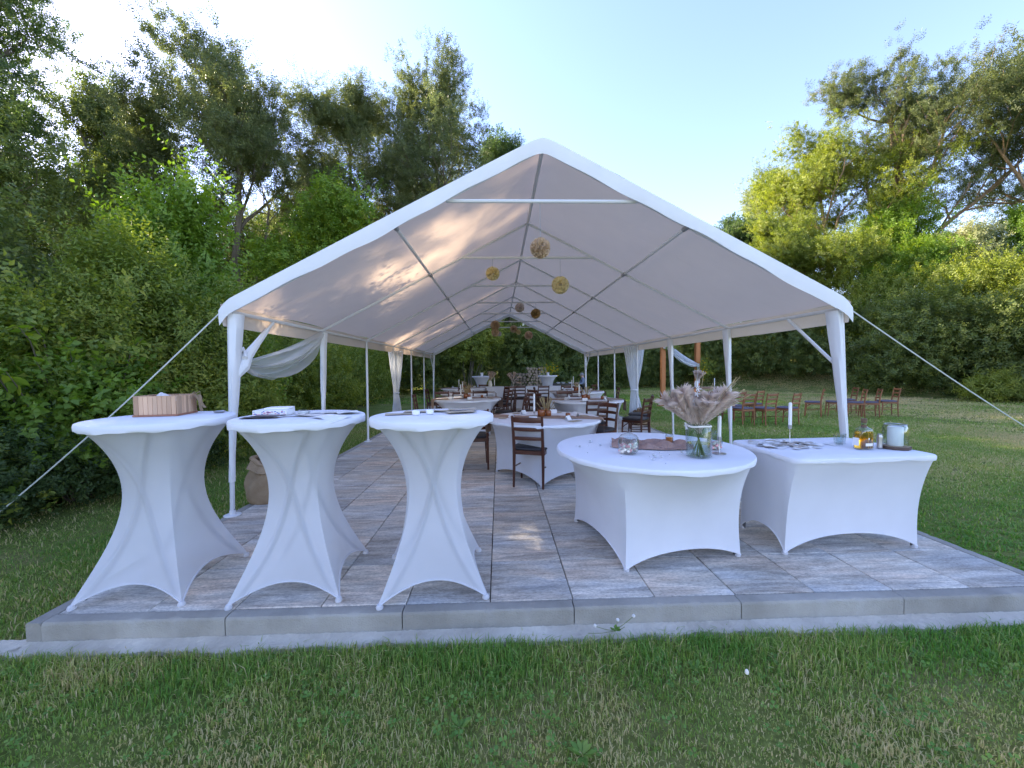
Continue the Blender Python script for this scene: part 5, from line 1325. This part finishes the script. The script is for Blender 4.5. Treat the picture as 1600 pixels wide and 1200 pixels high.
for i, p in enumerate(spots[:286]):
    o = link('leaf', lf[i % 3], None, t, tuple(p)); o.rotation_euler = (rg.normal(-.25, .4), rg.normal(0, .4), rg.uniform(0, 6.3)); s_ = rg.uniform(.7, 1.15); o.scale = (s_, s_, s_)

# ------------------------------------------------------------------ grass
def blades(name, label, xs, ys, hgt, wid, seed, mat='grass', lean=.55):
    rg = np.random.default_rng(seed); n = len(xs)
    dry = .5+.5*noise2(xs, ys, 2.3, 3); dry2 = .5+.5*noise2(xs, ys, .55, 12); g2 = .5+.5*noise2(xs, ys, 7, 9)
    lush = np.clip((ys+.55)/.3, 0, 1)*np.clip(1.1-abs(xs-.6)/4, 0, 1)
    dp = np.exp(-(((xs+1.15)/.75)**2+((ys+.74)/.20)**2))+.6*np.exp(-(((xs-1.0)/.9)**2+((ys+.80)/.14)**2))
    tint = np.clip(.45+.30*dp+.85*(dry2-.5)+.6*(dry-.5)+.55*(g2-.5)-.30*lush+rg.normal(0, .15, n)+np.where(rg.random(n) < .08+.28*dp+.75*(1-.8*lush)*np.clip(dry*.6+dry2*.9-.62, 0, 1), .5, 0), 0, 1)
    a = rg.uniform(0, 2*PI, n); l = np.abs(rg.normal(lean, .35, n)); dx, dy = np.cos(a), np.sin(a)
    h = hgt*rg.uniform(.55, 1.25, n); z0 = gz(xs, ys)-.008
    b0 = np.c_[xs, ys, z0]; side = np.c_[-dy, dx, 0*dx]*(wid*rg.uniform(.7, 1.3, n))[:, None]/2
    ba = rg.uniform(0, 2*PI, n); 
    mid = b0+np.c_[dx*l*h*.3, dy*l*h*.3, h*.62]; tip = b0+np.c_[dx*l*h, dy*l*h, h*(1-.28*np.minimum(l, 1.4))]
    V = np.stack([b0-side, b0+side, mid+side*.8, mid-side*.8, tip], 1).reshape(-1, 3)
    F = (np.arange(n)[:, None, None]*5+np.array([[0, 1, 2], [0, 2, 3], [3, 2, 4]])[None]).reshape(-1)
    me = bpy.data.meshes.new(name); me.vertices.add(len(V)); me.vertices.foreach_set('co', V.astype(np.float32).ravel())
    me.loops.add(len(F)); me.loops.foreach_set('vertex_index', F.astype(np.int32)); me.polygons.add(n*3)
    me.polygons.foreach_set('loop_start', (np.arange(n*3)*3).astype(np.int32)); me.update(calc_edges=True)
    at = me.attributes.new('tint', 'FLOAT', 'FACE'); at.data.foreach_set('value', np.repeat(tint, 3).astype(np.float32))
    o = link(name, me, M[mat]); return tag(o, label, None, None, 'stuff')
def rnd(seed, n, x0, x1, y0, y1):
    rg = np.random.default_rng(seed); return rg.uniform(x0, x1, n), rg.uniform(y0, y1, n)
onp = lambda x, y: (x > -3.16) & (x < 3.14) & (y > -.085) & (y < 15.4)
x, y = rnd(1, 85000, -3.6, 4.4, -1.25, -.08)
edge = .080+.026*noise2(x, y*0, 2.2, 5)+.024*noise2(x, y*0, 9, 6); k = y < -edge; x, y = x[k], y[k]
tall = np.exp(-((-y-.22)/.16)**2)*(.65+.35*noise2(x, y, 3, 2))
blades('grass', 'unmown grass in front of the kerb', x, y, .026+.014*noise2(x, y, 2.6, 41)+.010*noise2(x, y, 9, 42)+.068*np.clip(tall, 0, 1), .0042, 1)
def tufts(name, label, xs, ys, hgt, wid, seed, nb=12, rad=.05):
    rg = np.random.default_rng(seed); V = []; F = []; tt = []
    for i in range(nb):
        a, q = rg.uniform(0, 6.3), rad*math.sqrt(rg.random()); l = abs(rg.normal(.55, .35)); h = hgt*rg.uniform(.55, 1.25); dx, dy = math.cos(a), math.sin(a); a2 = rg.uniform(0, 6.3)
        b0 = np.array([q*math.cos(a2), q*math.sin(a2), 0]); sd_ = np.array([-dy, dx, 0])*wid*rg.uniform(.7, 1.3)/2
        mid = b0+np.array([dx*l*h*.3, dy*l*h*.3, h*.62]); tip = b0+np.array([dx*l*h, dy*l*h, h*(1-.28*min(l, 1.4))]); k = len(V)
        V += [b0-sd_, b0+sd_, mid+sd_*.8, mid-sd_*.8, tip]; F += [(k, k+1, k+2), (k, k+2, k+3), (k+3, k+2, k+4)]; tt += [np.clip(.36+rg.normal(0, .14)+(.5 if rg.random() < .10 else 0), 0, 1)]*3
    n = len(xs); dry = .5+.5*noise2(xs, ys, 1.1, 3); d2 = .5+.5*noise2(xs, ys, .35, 12)
    sh = .6*(dry-.5)+.65*(d2-.5)+.10+.42*np.clip((xs-5)/9, 0, 1)+rg.normal(0, .10, n)
    o = mass(name, M['grass'], np.array(V), F, tt, np.c_[xs, ys, gz(xs, ys)-.008], np.c_[rg.normal(0, .12, (n, 2)), np.ones(n)], rg.uniform(.7, 1.3, n), sh)
    return tag(o, label, None, None, 'stuff')
x, y = rnd(12, 1500, -3.4, 4.2, -.14, -.03); k = noise2(x, y*0, 5, 61)+np.random.default_rng(8).normal(0, .4, len(x)) > .35; blades('grass', 'stray grass growing over the concrete haunch', x[k], np.minimum(y[k], -.035), .055, .0038, 12, lean=.9)
x, y = rnd(2, 9000, -5.8, -3.17, -1.4, 9); tufts('grass', 'short grass left of the patio', x, y, .042, .006, 2, 14, .06)
x, y = rnd(3, 26000, 3.13, 11, -1.2, 11); k = ~((y < -.1) & (x < 4.4)); tufts('grass', 'mown lawn right of the patio', x[k], y[k], .042, .008, 3, 14, .07)
x, y = rnd(4, 30000, 3.2, 26, 6, 32); k = ~onp(x, y); tufts('grass', 'far lawn under the ceremony chairs', x[k], y[k], .055, .018, 4, 14, .14)
x, y = rnd(5, 5000, -7, 4, 15.5, 32); tufts('grass', 'lawn behind the patio', x, y, .06, .03, 5, 12, .14)
# clover and broad leaves between the blades
rg = np.random.default_rng(9); n = 5200; x, y = rnd(10, n, -3.0, 3.6, -1.25, -.16); cl = noise2(x, y, 4.5, 31)+rg.normal(0, .35, n) > .25; x, y = x[cl], y[cl]; n = len(x)
pos = np.c_[x, y, np.full(n, GZ)+rg.uniform(.008, .035, n)]; T = []
V = np.zeros((3, 4, 3))
for q in range(3):
    a_ = q*2.09; d = np.array([math.cos(a_), math.sin(a_), .25]); s_ = np.array([-math.sin(a_), math.cos(a_), 0]); V[q] = [d*.001, d*.011+s_*.008, d*.017, d*.011-s_*.008]
VV, tint = scatter(rg, [V.reshape(-1, 3)], pos, np.c_[rg.normal(0, .35, (n, 2)), np.ones(n)], rg.uniform(.6, 1.3, n))
tag(link('clover', leafmesh('clover', VV, tint), M['clover']), 'clover leaves scattered through the near grass', None, None, 'stuff')
# weed with white clover heads growing at the kerb
t = thing('clover_weed', 'small clover weed with white flower heads at the kerb between two joints', 'weed', (.21, -.05, -.115))
b = MB()
for ex, ez in ((.10, .11), (.01, .09), (-.12, .06), (-.16, .02), (.05, .05)): b.tube([(0, 0, 0), (ex*.5, -.03, ez*.55), (ex, -.04, ez)], .0016, 4)
b.build('stem', M['stem'], t)
for ex, ez in ((.10, .11), (.01, .09), (-.12, .06)): MB().lathe([(0, -.006), (.008, -.003), (.010, .004), (.006, .010), (0, .011)], 8, (ex, -.04, ez), False).build('flower_head', M['petal_white'], t)
V = np.zeros((9, 4, 3))
for q in range(9):
    a_ = q*.7; d = np.array([math.cos(a_), .5*math.sin(a_), .3+.3*(q % 3)]); s_ = np.array([-math.sin(a_), math.cos(a_), 0]); V[q] = [d*.004, d*.022+s_*.011, d*.034, d*.022-s_*.011]
link('leaf', leafmesh('leaf', V.reshape(-1, 3)+np.array([0, -.03, .02]), np.full(9, .5)), M['clover'], t)
t = thing('pebble', 'cream pebble lying in the grass at the lower right', 'stone', (.765, -.40, GZ+.03)); MB().lathe([(0, 0), (.008, .003), (.010, .012), (.006, .022), (0, .024)], 9).build('stone', M['cream'], t)
# dandelion like broad leaved plants
for i, (x_, y_, lab) in enumerate([(-.62, -.60, 'broad leaved weed rosette left of the middle in the near grass'), (.55, -.33, 'leafy weed in the taller grass near the middle kerb joint'), (1.75, -.30, 'leafy weed in the taller grass before the rectangular table'), (-.12, -.74, 'small bright weed at the bottom centre of the grass')]):
    rg = np.random.default_rng(50+i); V = np.zeros((14, 4, 3))
    for q in range(14):
        a_ = q*2.4; d = np.array([math.cos(a_), math.sin(a_), rg.uniform(.3, 1.1)]); d /= np.linalg.norm(d); s_ = np.array([-math.sin(a_), math.cos(a_), 0]); L_ = rg.uniform(.04, .075); V[q] = [d*.004, d*L_*.6+s_*L_*.16, d*L_-np.array([0, 0, .01]), d*L_*.6-s_*L_*.16]
    t = thing('weed', lab, 'weed', (x_, y_, GZ)); link('leaf_rosette', leafmesh('leaf_rosette', V.reshape(-1, 3), rg.uniform(.3, .9, 14)), M['clover'], t)
